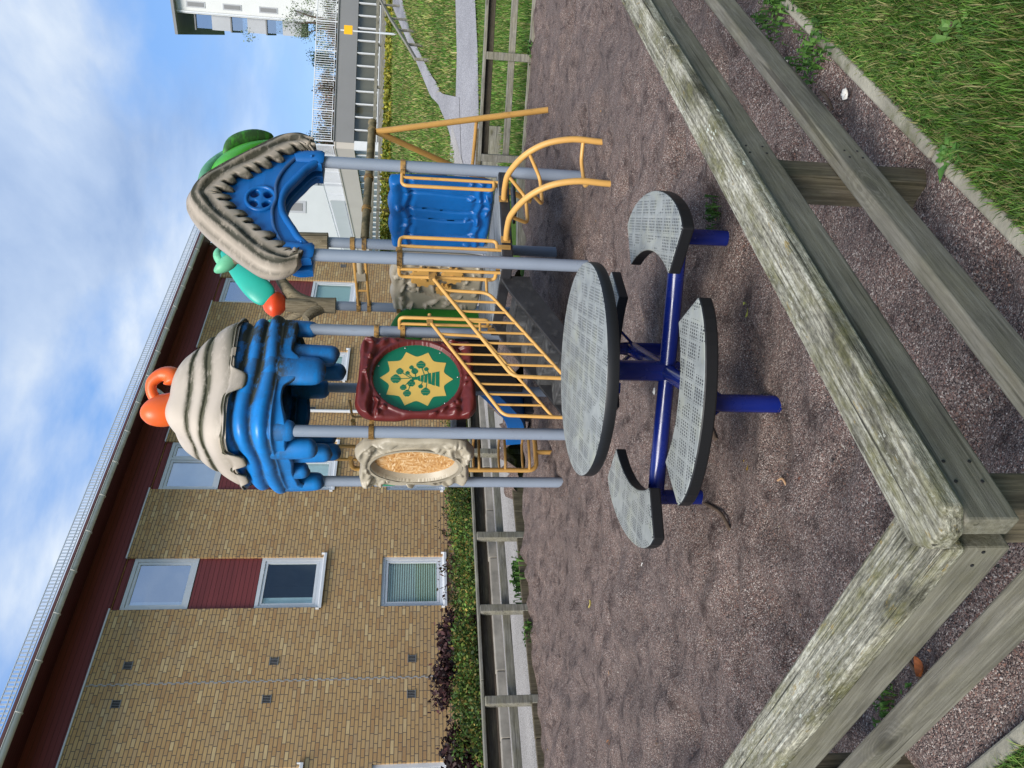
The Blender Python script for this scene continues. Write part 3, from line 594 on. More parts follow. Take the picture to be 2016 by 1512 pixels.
for i,(a,c) in enumerate(cols):
    ml=[(a*.35+c*.65)] if i==3 else []
    window(a,c,.78,2.1,'glass',['blind_pale','blind_teal','blind_teal','blind_pale','blind_pale','blind_teal'][i],[] if i!=3 else ml,True,(0,1) if i!=3 else (0,.62))
    window(a,c,3.37,4.66,'glass',['room_dark','blind_pale','blind_white','blind_white','blind_pale','blind_pale'][i],[] if i!=3 else ml,True,(0,1),(0,.22) if i==2 else (0,1))
    window(a,c,5.97,7.27,'glass_sky','blind_white',ml,False,(0,1),(.0,.16) if i!=3 else (0,1))
    p=MB();p.box((a+.002,.06,4.675),(c-.002,.12,5.955));p.build('panel','red_board',BB)
    p=MB();p.box((a+.002,.05,7.285),(c-.002,.115,7.45));p.build('panel','red_board',BB)
for t_,z_ in [(0.,6.77),(-.74,6.78),(.02,4.08),(-.73,4.11),(.01,1.42),(-.71,1.42),(13.3,3.82),(6.9,4.1),(6.9,1.42)]:
    p=MB();p.box((t_-.075,-.004,z_-.075),(t_+.075,.01,z_+.075));v_=p.build('vent','black_void',BB)
    p=MB()
    for q in range(5): p.box((t_-.06+q*.03-.003,-.012,z_-.07),(t_-.06+q*.03+.003,-.005,z_+.07))
    p.box((t_-.085,-.014,z_+.07),(t_+.085,-.001,z_+.085));p.box((t_-.085,-.014,z_-.085),(t_+.085,-.001,z_-.07));p.build('grille','grey_panel',v_)
p=MB()
for q in range(101): 
    z_=-.3+q*.0765;dx=.012 if q%2 else -.012
    if z_<7.36: p.box((-.375+dx-.012,-.006,z_),(-.375+dx+.012,.004,z_+.078))
p.build('expansion_joint','joint',BB)
p=MB();p.tube(arcp([(6.75,-.8,7.95),(6.75,-.75,7.75),(6.75,-.09,7.3),(6.75,-.09,-.2)],.12),.042,10)
for z_ in (1.2,3.1,5.,6.8): p.cyl((6.75,-.09,z_),(6.75,-.09,z_+.05),.05,10)
p.build('downpipe','white_paint',BB,60)
# kerb of the planting bed
kb=MB()
for i in range(24):
    a=-9+i*1.0;kb.box((a+.004,-3.53,-.05),(a+.992,-3.38,.17+.006*math.sin(i*3.7)))
o=kb.build('bed_kerb','kerb_grey',None,None,.012);o.location=BO;o.rotation_euler=(0,0,BRZ);tag(o,'brown grey stone kerb holding the planting bed beside the pavement','kerb')
# ------------------------------------------------------------------ fences
def fence(name,label,p,ang,L,posts,side=1,ztop=.635,zl=(.205,.295),top_w=.118,start=-.06,joint=(),miter=0.,mats=('rail_top','rail_side','post_wood'),th=.042,hang=.1,low_start=None,post_w=(.1,.1),over=0.,up_mat=None):
    # local x runs along the fence, y<0 is the side the rails are nailed to
    T_=thing(name,label,'fence',(p[0],p[1],0),ang)
    cuts=[start]+list(joint)+[L]
    for i in range(len(cuts)-1):
        a=cuts[i]+(.002 if i else 0);c=cuts[i+1]-.002;ch=.032 if (i==0 and miter) else .0
        pts=[(a+ch,-top_w/2*side),(c,-top_w/2*side),(c,top_w/2*side),(a+ch*1.2,top_w/2*side)]
        if ch: pts+=[(a,top_w/2*side-.04*side),(a,-top_w/2*side+.035*side)]
        m=MB();m.prism(pts,lambda x,y:(x,y,ztop-th),lambda x,y:(x,y,ztop));m.build('top_board',mats[0],T_,None,.007)
    ys=sorted((-side*(top_w/2-.014),-side*(top_w/2-.058)))
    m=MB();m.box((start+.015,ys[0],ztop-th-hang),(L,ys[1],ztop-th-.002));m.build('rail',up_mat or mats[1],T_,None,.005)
    m=MB();m.box((start+.02 if low_start is None else low_start,ys[0]-.004,zl[0]),(L,ys[1]+.0,zl[1]));m.build('rail',mats[1],T_,None,.006)
    yp=sorted((-side*(top_w/2-.06),-side*(top_w/2-.06-post_w[1])))
    for x in posts:
        m=MB();m.box((x-post_w[0]/2,yp[0],-.25),(x+post_w[0]/2,yp[1],ztop-th-.002));m.build('post',mats[2],T_,None,.008)
    return T_
fr_=fence('timber_fence','weathered lichen grey timber fence with mossy flat top board beside the near lawn',(-.198,1.235),R(46.3),11.9,[.035,1.23,3.6,5.,6.4,8.,9.7,11.4],1,.635,(.203,.297),.118,-.075,(1.97,5.6,9.1),1.,post_w=(.095,.095))
fl_=fence('timber_fence','moss speckled timber fence running away from the near corner towards the brick wall',(-.198,1.235),R(138),7.9,[1.32,3.0,4.7,6.4,7.7],-1,.592,(.232,.322),.13,.035,(3.3,),0.,low_start=.03)
# broken off piece nailed beside the lower rail
m=MB();m.box((1.0,.0,.2),(1.9,.035,.275));m.build('broken_board','rail_side',fl_,None,.005)
ang=math.atan2(-.37,.93)
fa=fence('timber_fence','straight grey timber fence between the gravel and the green lawn',(3.22,10.99),ang,5.0,[0.02,1.36,2.9,4.6],-1,.66,(.22,.31),.115,-.04,(2.4,),0.,mats=('far_wood',)*3,th=.04,hang=.1,up_mat='shade_wood')
fb=fence('timber_fence','weathered timber fence along the pale pavement under the brick wall',(-5.66,6.72),R(45.5),9.6,[.1,1.5,2.85,4.0,5.08,6.55,8.0,9.4],-1,.655,(.24,.335),.115,-.04,(3.1,6.2),0.,mats=('far_wood',)*3,th=.035,hang=.13,up_mat='shade_wood')
# kerbs and edging
def kerbline(name,label,p,d,L,w,z,mat,n,off=0.,h=.3):
    m=MB()
    for i in range(n):
        a=L*i/n+.004;c=L*(i+1)/n-.004;m.box((a,-w/2,z-h),(c,w/2,z+.004*math.sin(i*2.1)))
    o=m.build(name,mat,None,None,.008);o.location=(p[0],p[1],0);o.rotation_euler=(0,0,math.atan2(d[1],d[0]));tag(o,label,'edging');return o
kerbline('edging_kerb','narrow pale edging kerb between gravel and long grass at the right near fence',Nk,dR,11.5,.042,.038,'kerb',9)
kerbline('edging_kerb','narrow edging kerb under the left near fence beside a small triangle of grass',Nk,dL,8.,.042,.038,'kerb',7)
kerbline('edging_board','thin pale board edging the gravel below the straight grey fence',(3.27,10.93),Vector((.93,-.37)).normalized(),5.0,.035,.04,'far_wood',2)
kerbline('sleeper','grey timber sleeper at ground level behind the blue roofed platform',(1.85,10.78),Vector((1.38,.16)).normalized(),1.36,.16,.1,'far_wood',1)
kerbline('edging_board','brown timber board retaining the gravel along the pale pavement',(-5.62,6.66),(math.cos(R(45.5)),math.sin(R(45.5))),9.7,.05,.085,'post_wood',4)
#@@PART4
# ------------------------------------------------------------------ picnic table (children's round table with four curved seats)
TA=R(-12.2);PT=thing('picnic_table','low round table with grey perforated top and four curved seats on blue legs','table',(.08,3.69,0),TA)
m=MB();n=72
def disc(r,z,k=n): return [(r*math.cos(2*PI*i/k),r*math.sin(2*PI*i/k),z) for i in range(k)]
rows=[disc(r,z) for r,z in ((.5,.632),(.517,.638),(.52,.645),(.52,.684),(.517,.69),(.508,.692))]
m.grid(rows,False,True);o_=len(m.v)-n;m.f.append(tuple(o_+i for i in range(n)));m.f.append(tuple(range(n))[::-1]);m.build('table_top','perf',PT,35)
m=MB();m.tube([(0,0,.2),(0,0,.62)],.052,18);m.cyl((0,0,.6),(0,0,.631),.14,20)
for a in range(4): m.beam((.05*math.cos(a*PI/2),.05*math.sin(a*PI/2),.615),(.42*math.cos(a*PI/2),.42*math.sin(a*PI/2),.615),.045,.025)
m.build('column','navy',PT,40)
for a in (0,PI/2):
    m=MB();c,s_=math.cos(a),math.sin(a);m.tube([(-.66*c,-.66*s_,.255),(.66*c,.66*s_,.255)],.041,18);m.build('cross_beam','navy',PT,40)
for q in range(4):
    a=q*PI/2;c,s_=math.cos(a),math.sin(a)
    m=MB();lr=.66;m.tube([(lr*c,lr*s_,-.1),(lr*c,lr*s_,.3)],.038,18);m.cyl((lr*c,lr*s_,.3),(lr*c,lr*s_,.338),.036,18);lg=m.build('leg','navy',PT,40)
    m=MB()
    for sg in (-1,1):
        m.beam((lr*c,lr*s_,.22),(lr*c-s_*sg*.11,lr*s_+c*sg*.11,.336),.03,.014)
    m.build('brace','navy',lg)
    seg=18;hs=R(32);m=MB();top=[];ri,ro_=.585,.865
    out=[];
    for i in range(seg+1):
        t_=-hs+2*hs*i/seg;e=1-abs(t_/hs)**6*.045;out.append((ro_*e,t_*(1-.0*abs(t_/hs))))
    for i in range(seg,-1,-1):
        t_=(-hs+2*hs*i/seg)*1.0;out.append((ri,t_))
    P2=[(r*math.cos(a+t_),r*math.sin(a+t_)) for r,t_ in out]
    # bend of the seat ends: the corner is cut
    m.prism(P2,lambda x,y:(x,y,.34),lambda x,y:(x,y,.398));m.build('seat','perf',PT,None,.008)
# ------------------------------------------------------------------ play tower
s=1.07;PA=R(31);PO=(1.023,6.459,0)
PW=thing('play_tower','large playground tower with blue and cream moulded roofs on grey posts, yellow rails and stairs','play structure',PO,PA)
A1,A2,A3,A4,B1,B2,T1,T2=(-s,s),(-s,2*s),(0,s),(0,2*s),(0,0),(s,0),(s,2*s),(s,s)
def clamp(m,c,z,ang,h=.045):
    x,y=c;m.cyl((x,y,z-h/2),(x,y,z+h/2),.064,16)
    dx,dy=math.cos(ang),math.sin(ang);m.beam((x+dx*.055,y+dy*.055,z),(x+dx*.1,y+dy*.1,z),.05,h*.9)
    nx,ny=-dy,dx;m.cyl((x+dx*.075-nx*.03,y+dy*.075-ny*.03,z),(x+dx*.075+nx*.03,y+dy*.075+ny*.03,z),.008,8)
E1,E2=0.,PI/2
posts={'A1':(A1,2.62,[(1.86,E1),(1.86,E2)]),'A2':(A2,2.6,[(1.9,-E2),]),'A3':(A3,2.6,[(1.86,PI),(1.615,-E2)]),'A4':(A4,2.6,[(1.86,PI)]),'B1':(B1,2.42,[(1.64,E1),(1.64,E2)]),'B2':(B2,2.42,[(1.64,PI)]),'T1':(T1,2.5,[(2.137,-E2),(2.018,-E2),(1.69,-E2)]),'T2':(T2,2.5,[(2.147,E2),(2.03,E1),(1.69,-E2)])}
for nm,(c,h,cl) in posts.items():
    m=MB();m.tube([(c[0],c[1],-.3),(c[0],c[1],h)],.0525,24);p=m.build('post','post',PW,40)
    for z,an in cl:
        m=MB();clamp(m,c,z,an);m.build('clamp','yellow_rust',p,40)
    if nm=='A2':
        m=MB();rr=.0532;aa=[R(196+ (i-4)*9) for i in range(9)];an0=R(232)
        aa=[an0+R((i-4)*10) for i in range(9)]
        m.grid([[(c[0]+rr*math.cos(g),c[1]+rr*math.sin(g),z) for g in aa] for z in (1.665,1.79)]);st=m.build('sticker','sticker_green',p)
        def mp(x,y,z): g=an0+y/rr;return (c[0]+(rr+.0006)*math.cos(g),c[1]+(rr+.0006)*math.sin(g),1.727-x)
        text_mesh('sticker_text','LarsLaj',.036,mp,'sticker_white',st)
# decks
def deck(x0,x1,y0,y1,zt=.785):
    m=MB();m.box((x0+.0,y0,zt-.095),(x1,y1,zt-.006));d=m.build('deck','black_plastic',PW,None,.008)
    m=MB();n_=9
    for i in range(n_):
        a=y0+.015+(y1-y0-.03)*i/n_;m.box((x0+.02,a+.003,zt-.0055),(x1-.02,a+(y1-y0-.03)/n_-.003,zt))
    m.build('deck_board','deck_wood',d,None,.002);return d
deck(-.035,s+.035,-.035,s-.01);deck(-.035,s+.035,s-.005,2*s+.035)
# dark low house below the left tower: skirt panels
m=MB();m.prism([(s+.06,.69),(1.32,.69),(2.02,.34),(2*s-.06,.34),(2*s-.06,1.12),(s+.06,1.12)],lambda y,z:(-.045,y,z),lambda y,z:(-.02,y,z));m.build('riser','black_plastic',PW,None,.005)
deck(-s+.0,-.05,s+.09,2*s-.06,1.115)
# ------------------------------------------------------------------ relief panels
def relief(name,mat,org,ux,w,h,hf,outl,nn=(84,84),back=.05,grime=None,hole=None,parent=None):
    # org: lower left corner; ux: horizontal unit vec (2D) ; outward normal = (ux.y,-ux.x)
    nx,ny=nn;U=np.linspace(-1,1,nx);V=np.linspace(-1,1,ny);u,v=np.meshgrid(U,V,indexing='ij')
    X,Z=outl(u,v);X=X*w/2+w/2;Z=Z*h/2+h/2;Hh=hf(u,v,X,Z)
    edge=np.minimum(1-np.abs(u),1-np.abs(v));Hh=Hh*np.sqrt(np.clip(1-(1-np.clip(edge/.07,0,1))**2,0,1))
    nrm=np.array([ux[1],-ux[0]])
    def W_(Xx,Zz,d): return np.stack([org[0]+ux[0]*Xx+nrm[0]*d,org[1]+ux[1]*Xx+nrm[1]*d,org[2]+Zz],-1)
    F=W_(X,Z,Hh);Bk=W_(X,Z,-back*np.ones_like(X)*np.sqrt(np.clip(1-(1-np.clip(edge/.07,0,1))**2,0,1)))
    m=MB();g=None if grime is None else grime(u,v,X,Z)
    keep=None if hole is None else hole(u,v,X,Z)
    def addg(A,flip,gr):
        o=len(m.v);fs=[]
        for i in range(nx-1):
            for j in range(ny-1):
                if keep is not None and keep[i,j]: continue
                q=(i*ny+j,(i+1)*ny+j,(i+1)*ny+j+1,i*ny+j+1);fs.append(q[::-1] if flip else q)
        m.add(A.reshape(-1,3),fs,gr)
    gg=np.full(u.size,.0001) if g is None else g.reshape(-1)+.0001
    addg(F,False,gg);addg(Bk,True,gg);return m.build(name,mat,parent or PW,180)
def wavy(seed,amp=.035,fr=2.6,cor=.1):
    def f(u,v):
        r=1-cor*(u**2*v**2)**2
        return (u*r*(1+amp*vnoise(v*fr+seed,0*v+seed)*np.abs(u)),v*r*(1+amp*vnoise(u*fr+seed*2.3,0*u)*np.abs(v)))
    return f
def bumps(seed,n,X,Z,w,h,ring=True):
    r2=np.random.default_rng(seed);H=np.zeros_like(X)
    for i in range(n):
        cx,cz=r2.uniform(.04,w-.04),r2.uniform(.04,h-.04);a=r2.uniform(0,PI);l=r2.uniform(.02,.07);k=r2.uniform(.012,.03)
        p=(X-cx)*math.cos(a)+(Z-cz)*math.sin(a);q=-(X-cx)*math.sin(a)+(Z-cz)*math.cos(a);H=np.maximum(H,r2.uniform(.018,.048)*np.exp(-((p/l)**2+(q/k)**2)**2))
    return H
def frame_h(seed,w,h,ew,eh,rim=.02,inset=-.03):
    def f(u,v,X,Z):
        e=np.sqrt(((X-w/2)/ew)**2+((Z-h/2)/eh)**2)
        base=.045+.012*fbm(X*9+seed,Z*9,None,3)+bumps(seed,95,X,Z,w,h)
        wav=.02*np.sin((Z-h+.13+.018*np.sin(X*15+seed))*52)*np.exp(-((Z-h+.12)/.08)**2)+.018*np.sin((Z-.16+.02*np.sin(X*13))*48)*np.exp(-((Z-.16)/.07)**2)
        top=.045*np.exp(-((Z-h+.04)/.06)**2)+.03*np.exp(-((Z-.03)/.06)**2)
        base=base+wav+top
        rimh=.06*np.ones_like(X);b=np.where(e>1.09,base,np.where(e>1.,rimh,inset))
        t_=sstep(1.08,1.13,e);return np.where(e>1.0,rimh*(1-t_)+base*t_,inset)
    return f
pw,ph=.86,1.04
relief('brown_panel','oxblood',(-.975,s-.045,.955),(1,0),pw,ph,frame_h(3,pw,ph,.365,.395),wavy(3,.06),(120,132)).name='picture_panel'
cx,cz,yy=-.975+pw/2,.955+ph/2,s-.045
m=MB();m.prism([(cx+.372*math.cos(2*PI*i/64),cz+.402*math.sin(2*PI*i/64)) for i in range(64)],lambda x,z:(x,yy+.02,z),lambda x,z:(x,yy-.005,z));dk=m.build('green_disc','disc_green',PW,40)
def star(n,ro_,ri,ax,az):
    o=[]
    for k in range(n):
        a0=PI/2+2*PI*k/n;a1=PI/2+2*PI*(k+1)/n
        for j in range(10):
            t_=j/10;a=a0+(a1-a0)*t_;r=ri+(ro_-ri)*abs(2*t_-1)**1.7
            o.append((ax*r*math.cos(a),az*r*math.sin(a)))
    return o
m=MB();m.prism([(cx+x,cz+z) for x,z in star(10,1.,.79,.298,.33)],lambda x,z:(x,yy-.005,z),lambda x,z:(x,yy-.0075,z));sp=m.build('star_plate','star_yellow',dk)
# plant picture cut out of green sheet
m=MB()
def flat(pts): m.prism([(cx+x,cz+z) for x,z in pts],lambda x,z:(x,yy-.0077,z),lambda x,z:(x,yy-.0093,z))
def bellw(z): return .105*max(0,(-z)/.2)**.75*.62+.014
zs_=[-.205,-.165,-.13,-.095,-.062,-.03,0.0]
for i in range(6):
    z0,z1=zs_[i],zs_[i+1]-.006;sl_=.003*math.sin(i*2.3)
    flat([(-bellw(z0)-.006*math.cos(i),z0+sl_),(bellw(z0),z0-sl_),(bellw(z1),z1-sl_),(-bellw(z1),z1+sl_)])
flat([(-.016,-.005),(.016,-.005),(.013,.045),(-.035,.045),(-.035,.03),(-.014,.03)])
def ballp(bx,bz,r,tx,tz,w=.007):
    d=Vector((bx-tx,bz-tz));l=d.length;d=d/l;p=Vector((-d.y,d.x))*w/2;a=Vector((tx,tz));b_=Vector((bx,bz))-d*(r*.6)
    flat([tuple(a-p),tuple(b_-p),tuple(b_+p),tuple(a+p)])
    for q in range(-1,2):
        c0=q*r*.66
        pts=[]
        ts=[-1+2*k/8 for k in range(9)]
        lo,hi=c0-r*.29,c0+r*.29
        for k in range(9): xx=lo+(hi-lo)*0;pts.append((lo+0.12*r*(1-ts[k]**2),ts[k]*math.sqrt(max(0,r*r-lo*lo)) if abs(lo)<r else ts[k]*r*.2))
        for k in range(8,-1,-1): pts.append((hi+0.12*r*(1-ts[k]**2),ts[k]*math.sqrt(max(0,r*r-hi*hi)) if abs(hi)<r else ts[k]*r*.2))
        flat([(bx+x,bz+z) for x,z in pts][::-1])
for a_ in [(-.012,.19,.047,.0,.06),(-.1,.12,.03,-.01,.05),(.07,.155,.034,.0,.05),(.055,.085,.02,.0,.035),(-.055,.05,.036,-.01,.02),(-.16,.085,.036,-.05,.05),(.075,.02,.032,.01,.01),(.145,-.035,.043,.03,-.07),(.115,.05,.022,.03,.01),(.1,-.085,.022,.05,-.11),(-.085,-.035,.022,-.04,-.05),(-.14,-.08,.042,-.05,-.09)]: ballp(*a_)
m.build('plant_picture','disc_green',dk)
m=MB()
for k in range(7):
    a=2*PI*k/7+.3;m.ball((cx+.345*math.cos(a),yy-.006,cz+.375*math.sin(a)),(.009,.005,.009),8,5)
m.build('screw','steel',dk,180)
# tan panel with a boarded up porthole on the left side
pw2=.93
relief('porthole_panel','tan',(-s-.03,2*s-.07,.945),(0,-1),pw2,1.06,frame_h(9,pw2,1.06,.33,.4,inset=-.045),wavy(9,.07),(120,132))
m=MB();yc=2*s-.07-pw2/2;zc=.945+.53
m.grid([[(-s-.085*q-.0,yc+(.345-.05*(1-q)*1.)*math.cos(2*PI*i/48),zc+(.415-.05*(1-q))*math.sin(2*PI*i/48)) for i in range(48)] for q in (0,.35,.65,1.)],False,True);m.grid([[(-s-.0995,yc+r*math.cos(2*PI*i/48),zc+(r+.07)*math.sin(2*PI*i/48)) for i in range(48)] for r in (.345,.375)],False,True)
pr=m.build('porthole_rim','tan',PW,30)
m=MB();m.prism([(yc+.31*math.cos(2*PI*i/48),zc+.38*math.sin(2*PI*i/48)) for i in range(48)],lambda y,z:(-s+.0,y,z),lambda y,z:(-s-.018,y,z));m.build('chip_board','osb',pr)
# blue plank panel at the back of the right platform
bw,bh=.93,.97
def blue_h(u,v,X,Z):
    H=.05+.0*X;q=X/bw*4.0
    for k in (.75,1.75,2.3,3.2):
        H=H-.04*np.exp(-((q-k-.06*np.sin(Z*7+k))/.05)**2)*sstep(.14,.22,Z)*sstep(.86,.76,Z)
    H=H+.018*np.sin((Z-.11+.016*np.sin(X*22))*60)*np.exp(-((Z-.12)/.06)**2)+.02*np.sin((Z-.8+.02*np.sin(X*18+1))*55)*np.exp(-((Z-.8)/.05)**2)
    H=H+.05*np.exp(-((Z-.92)/.07)**2)*(.8+.2*np.cos(X*21))+bumps(21,26,X,Z,bw,bh)*.9*((Z<.25)|(Z>.75)|(np.random.default_rng(2).random()>2));return H+.006*fbm(X*8,Z*5)
def blue_o(u,v): 
    r=1-.06*(u**2*v**2)**2;return (u*r,v*r+(v>0)*np.clip(v,0,1)**6*.05*np.abs(np.sin(u*PI*1.5+.4)))
def blue_hole(u,v,X,Z):
    q=X/bw*4;H=np.zeros(X.shape,bool)
    for k,z0,z1 in ((1.75,.34,.42),(1.75,.5,.6),(2.3,.3,.37),(2.3,.47,.53),(2.3,.62,.66),(.75,.55,.6)): H|=(np.abs(q-k-.06*np.sin(Z*7+k))<.05)&(Z>z0)&(Z<z1)
    return H
relief('plank_panel','blue',(s-.02,s-.07,.79),(0,-1),bw,bh,blue_h,blue_o,(120,110),.03,None,blue_hole)
# tan play panel with yellow gears next to it
def gear_h(u,v,X,Z): return .05+.02*np.sin((Z-.83+.02*np.sin(X*14))*50)*np.exp(-((Z-.84)/.07)**2)+.04*np.exp(-((Z-.92)/.06)**2)*(.8+.2*np.cos(X*17))+bumps(31,50,X,Z,.93,.97)-.02*(np.sqrt((X-.5)**2+(Z-.45)**2)<.26)
gp=relief('gear_panel','tan',(s-.02,2*s-.07,.79),(0,-1),.93,.97,gear_h,blue_o,(100,100),.03)
for gy,gz,r in ((1.42,1.42,.15),(1.38,1.12,.12),(1.62,1.2,.09)):
    o_=[]
    for i in range(40): rr=r*(1 if (i//2)%2 else .82);o_.append((gy+rr*math.cos(2*PI*i/40),gz+rr*math.sin(2*PI*i/40)))
    m=MB();m.prism(o_,lambda y,z:(s-.1,y,z),lambda y,z:(s-.14,y,z));m.cyl((s-.14,gy,gz),(s-.17,gy,gz),.03,12);m.build('gear','yellow',gp,40)
# green hood panel over the slide
o_=[(.08,.0)]+[(.08,.75)]+[(.55-.47*math.cos(PI*i/24),.75+.24*math.sin(PI*i/24)) for i in range(25)]+[(1.02,0.)]
i_=[(.28,.02),(.28,.5)]+[(.55-.27*math.cos(PI*i/16),.5+.18*math.sin(PI*i/16)) for i in range(17)]+[(.82,.02)]
hd=curve_plate('slide_hood',[o_,i_],.02,.03,lambda x,y,z:(x,2*s+z,.79+y),'green_panel',PW)
sl_p=[];
prof=[(2.12,.8),(2.35,.76),(2.75,.5),(3.15,.26),(3.5,.14),(3.92,.13)]
pp=spl([(0,y,z) for y,z in prof],6);sec=[(-.27,.17),(-.245,.185),(-.225,.17),(-.2,.03),(-.12,0),(.12,0),(.2,.03),(.225,.17),(.245,.185),(.27,.17),(.25,-.03),(.1,-.06),(-.1,-.06),(-.25,-.03)]
m=MB();m.grid([[(.5+a,p[1],p[2]+c) for a,c in sec] for p in pp],False,True);k0=len(m.v)-len(sec);m.f.append(tuple(k0+i for i in range(len(sec))));m.f.append(tuple(range(len(sec)))[::-1])
m.g=[.0001]*len(m.v);m.build('slide','blue',PW,50)
m=MB();m.box((.38,3.3,-.1),(.62,3.55,.12));m.build('slide_foot','black_plastic',PW,None,.01)
# ------------------------------------------------------------------ rails, loops, stairs, ladder, climber, swing
def loop(c,dx,dy,z0=.80,z1=1.645,w=.235,flip=1):
    m=MB();x,y=c;P=lambda d,z:(x+dx*d,y+dy*d,z)
    m.tube(arcp([P(.06,z1),P(w,z1),P(w,z0+.02),P(.14,z0+.02)],.055),.0165,10);m.tube([P(.135,z1-.01),P(.135,z0-.05)],.0145,10);m.tube([P(.135,z0-.05),P(.135,z0-.075)],.018,8)
    l=m.build('handle_loop','yellow',PW,40);m=MB()
    nx,ny=(dy,-dx);mm=P(.135,z0-.055);m.beam((mm[0]+nx*.042,mm[1]+ny*.042,z0+.02),(mm[0]+nx*.042,mm[1]+ny*.042,z0-.09),.04,.012,(nx,ny,0));m.build('bracket','yellow_rust',l)
loop(B2,-1,0);loop(B1,1,0);loop(B1,0,1);loop(A3,0,-1)
# stairs
m=MB()
for b0 in (.17,.87):
    P3=[(-.0,.785),(-.18,.7),(-1.22,.03),(-1.22,-.06),(-1.02,-.06),(-.12,.5),(.0,.52)]
    m.prism(P3,lambda a,z:(a,b0,z),lambda a,z:(a,b0+.03,z))
stq=m.build('stair_stringer','black_plastic',PW,None,.004)
for k in range(5):
    z=.655-.13*k;a=-.06-.2*k
    m=MB();m.box((a-.22,.203,z-.02),(a,.867,z));m.box((a-.218,.203,z-.13),(a-.2,.867,z-.021));m.build('step','tread',PW,None,.004)
def stair_rail(b,a0):
    H=lambda a:1.345+.665*(a+.06);L=lambda a:.835+.72*(a+.24)
    m=MB();m.tube(arcp([(a0+.06,b,1.37),(-.02,b,1.365),(-1.0,b,H(-1.0)-.005),(-1.02,b,-.15)],.06),.0165,10)
    m.tube(arcp([(-.16,b,H(-.16)),(-.17,b,.885),(-1.015,b,L(-1.015))],.07),.0145,10)
    m.tube([(-.02,b,.9),(-.17,b,.9)],.012,8)
    r_=m.build('hand_rail','yellow',PW,40)
    for i in range(7):
        a=-.27-.104*i;q=MB();q.tube([(a,b,H(a)),(a,b,L(a))],.0105,8);q.build('baluster','yellow',r_,40)
    q=MB();q.cyl((a0+.0,b,1.335),(a0+.0,b,1.395),.03,10);q.box((-.05,b-.028,1.34),(.02,b+.028,1.39));q.build('clamp','yellow_rust',r_,40)
stair_rail(.2,.0);stair_rail(.855,.0)
# arch ladder
ar=MB();pr_=spl([(-.05,.745),(-.2,.752),(-.36,.735),(-.56,.63),(-.7,.47),(-.762,.26),(-.755,.05),(-.75,-.1)],6)
PL_=[]
for a in (.687,.216):
    q=MB();q.tube([(a,p[0],p[1]) for p in pr_],.0255,14);l=q.build('ladder_rail','yellow',PW,60);PL_.append(l)
    q=MB();q.box((a-.032,-.055,.71),(a+.032,-.043,.79));q.cyl((a-.02 if a<.4 else a+.02,-.06,.752),(a-.02 if a<.4 else a+.02,-.042,.752),.009,8);q.build('flange','yellow_rust',l)
for y0,z0,dy,dz in ((-.33,.74,.16,-.17),(-.6,.6,.2,-.12),(-.752,.17,.13,.0)):
    q=MB();q.tube(arcp([(.687,y0,z0),(.60,y0+dy,z0+dz),(.30,y0+dy,z0+dz),(.216,y0,z0)],.06),.0155,10);q.build('rung','yellow',PW,50)
# climber behind the left tower
q=MB();yb=2.46;q.tube(arcp([(-.79,2.2,2.12),(-.79,yb,2.12),(-.79,yb,.17),(-.36,yb,.17),(-.36,yb,2.12),(-.36,2.2,2.12)],.1),.0255,12);q.tube([(-.575,yb,.17),(-.575,yb,-.15)],.0255,12);cl=q.build('climber_frame','yellow',PW,50)
for z in (.27,.53,.81,1.1,1.4,1.7):
    for dz,dy in ((.02,.11),(-.02,-.11)):
        q=MB();q.tube(spl([(-.79,yb,z+dz),(-.71,yb+dy,z+dz+.01),(-.44,yb+dy,z+dz+.01),(-.36,yb,z+dz)],6),.0145,10);q.build('rung','yellow',cl,50)
q=MB();q.tube(arcp([(-.68,yb,2.02),(-.7,2.42,2.4),(-.37,2.42,2.42),(-.37,2.42,2.25)],.04),.0165,10);q.tube([(-.54,2.44,2.1),(-.54,2.43,2.41)],.02,10);q.tube(arcp([(-.25,2.3,2.0),(-.2,2.42,2.15),(-.12,2.2,2.17)],.05),.014,10);q.build('handle','yellow',cl,50)
# swing frame
q=MB();q.tube([(s+.06,s,2.03),(2.86,s,2.03)],.042,16);q.ball((2.86,s,2.03),(.05,.05,.05),12,8);q.cyl((2.74,s,2.03),(2.76,s,2.03),.05,16);bmq=q.build('swing_beam','beam_brown',PW,60)
apx=(2.72,s,1.98);F1=(3.13,.91,-.15);F2=(3.02,2.42,-.15)
for fo in (F1,F2):
    q=MB();q.tube([(apx[0],apx[1],apx[2]),fo],.035,16);q.build('frame_leg','yellow',PW,60)
lerp=lambda a,b_,t_:tuple(a[i]+(b_[i]-a[i])*t_ for i in range(3))
q=MB();q.tube([lerp(apx,F1,.53),lerp(apx,F2,.53)],.021,12);q.build('frame_brace','yellow',PW,60)
for a in (1.54,1.99):
    q=MB();q.cyl((a-.022,s,2.03),(a+.022,s,2.03),.052,14);q.beam((a,s,1.995),(a,s,1.93),.035,.045);q.build('swing_hanger','yellow_rust',bmq,50)
    q=MB()
    for i in range(40):
        z=1.925-.036*i;w=.0105
        if i%2: q.tube([(a-w,s,z),(a-w,s,z-.04),(a+w,s,z-.04),(a+w,s,z)],.0032,5,closed=True)
        else: q.tube([(a,s-w,z),(a,s-w,z-.04),(a,s+w,z-.04),(a,s+w,z)],.0032,5,closed=True)
    q.build('chain','chain',PW)
q=MB();q.box((1.51,s-.09,.455),(2.02,s+.09,.485));q.build('swing_seat','black_plastic',PW,None,.012)
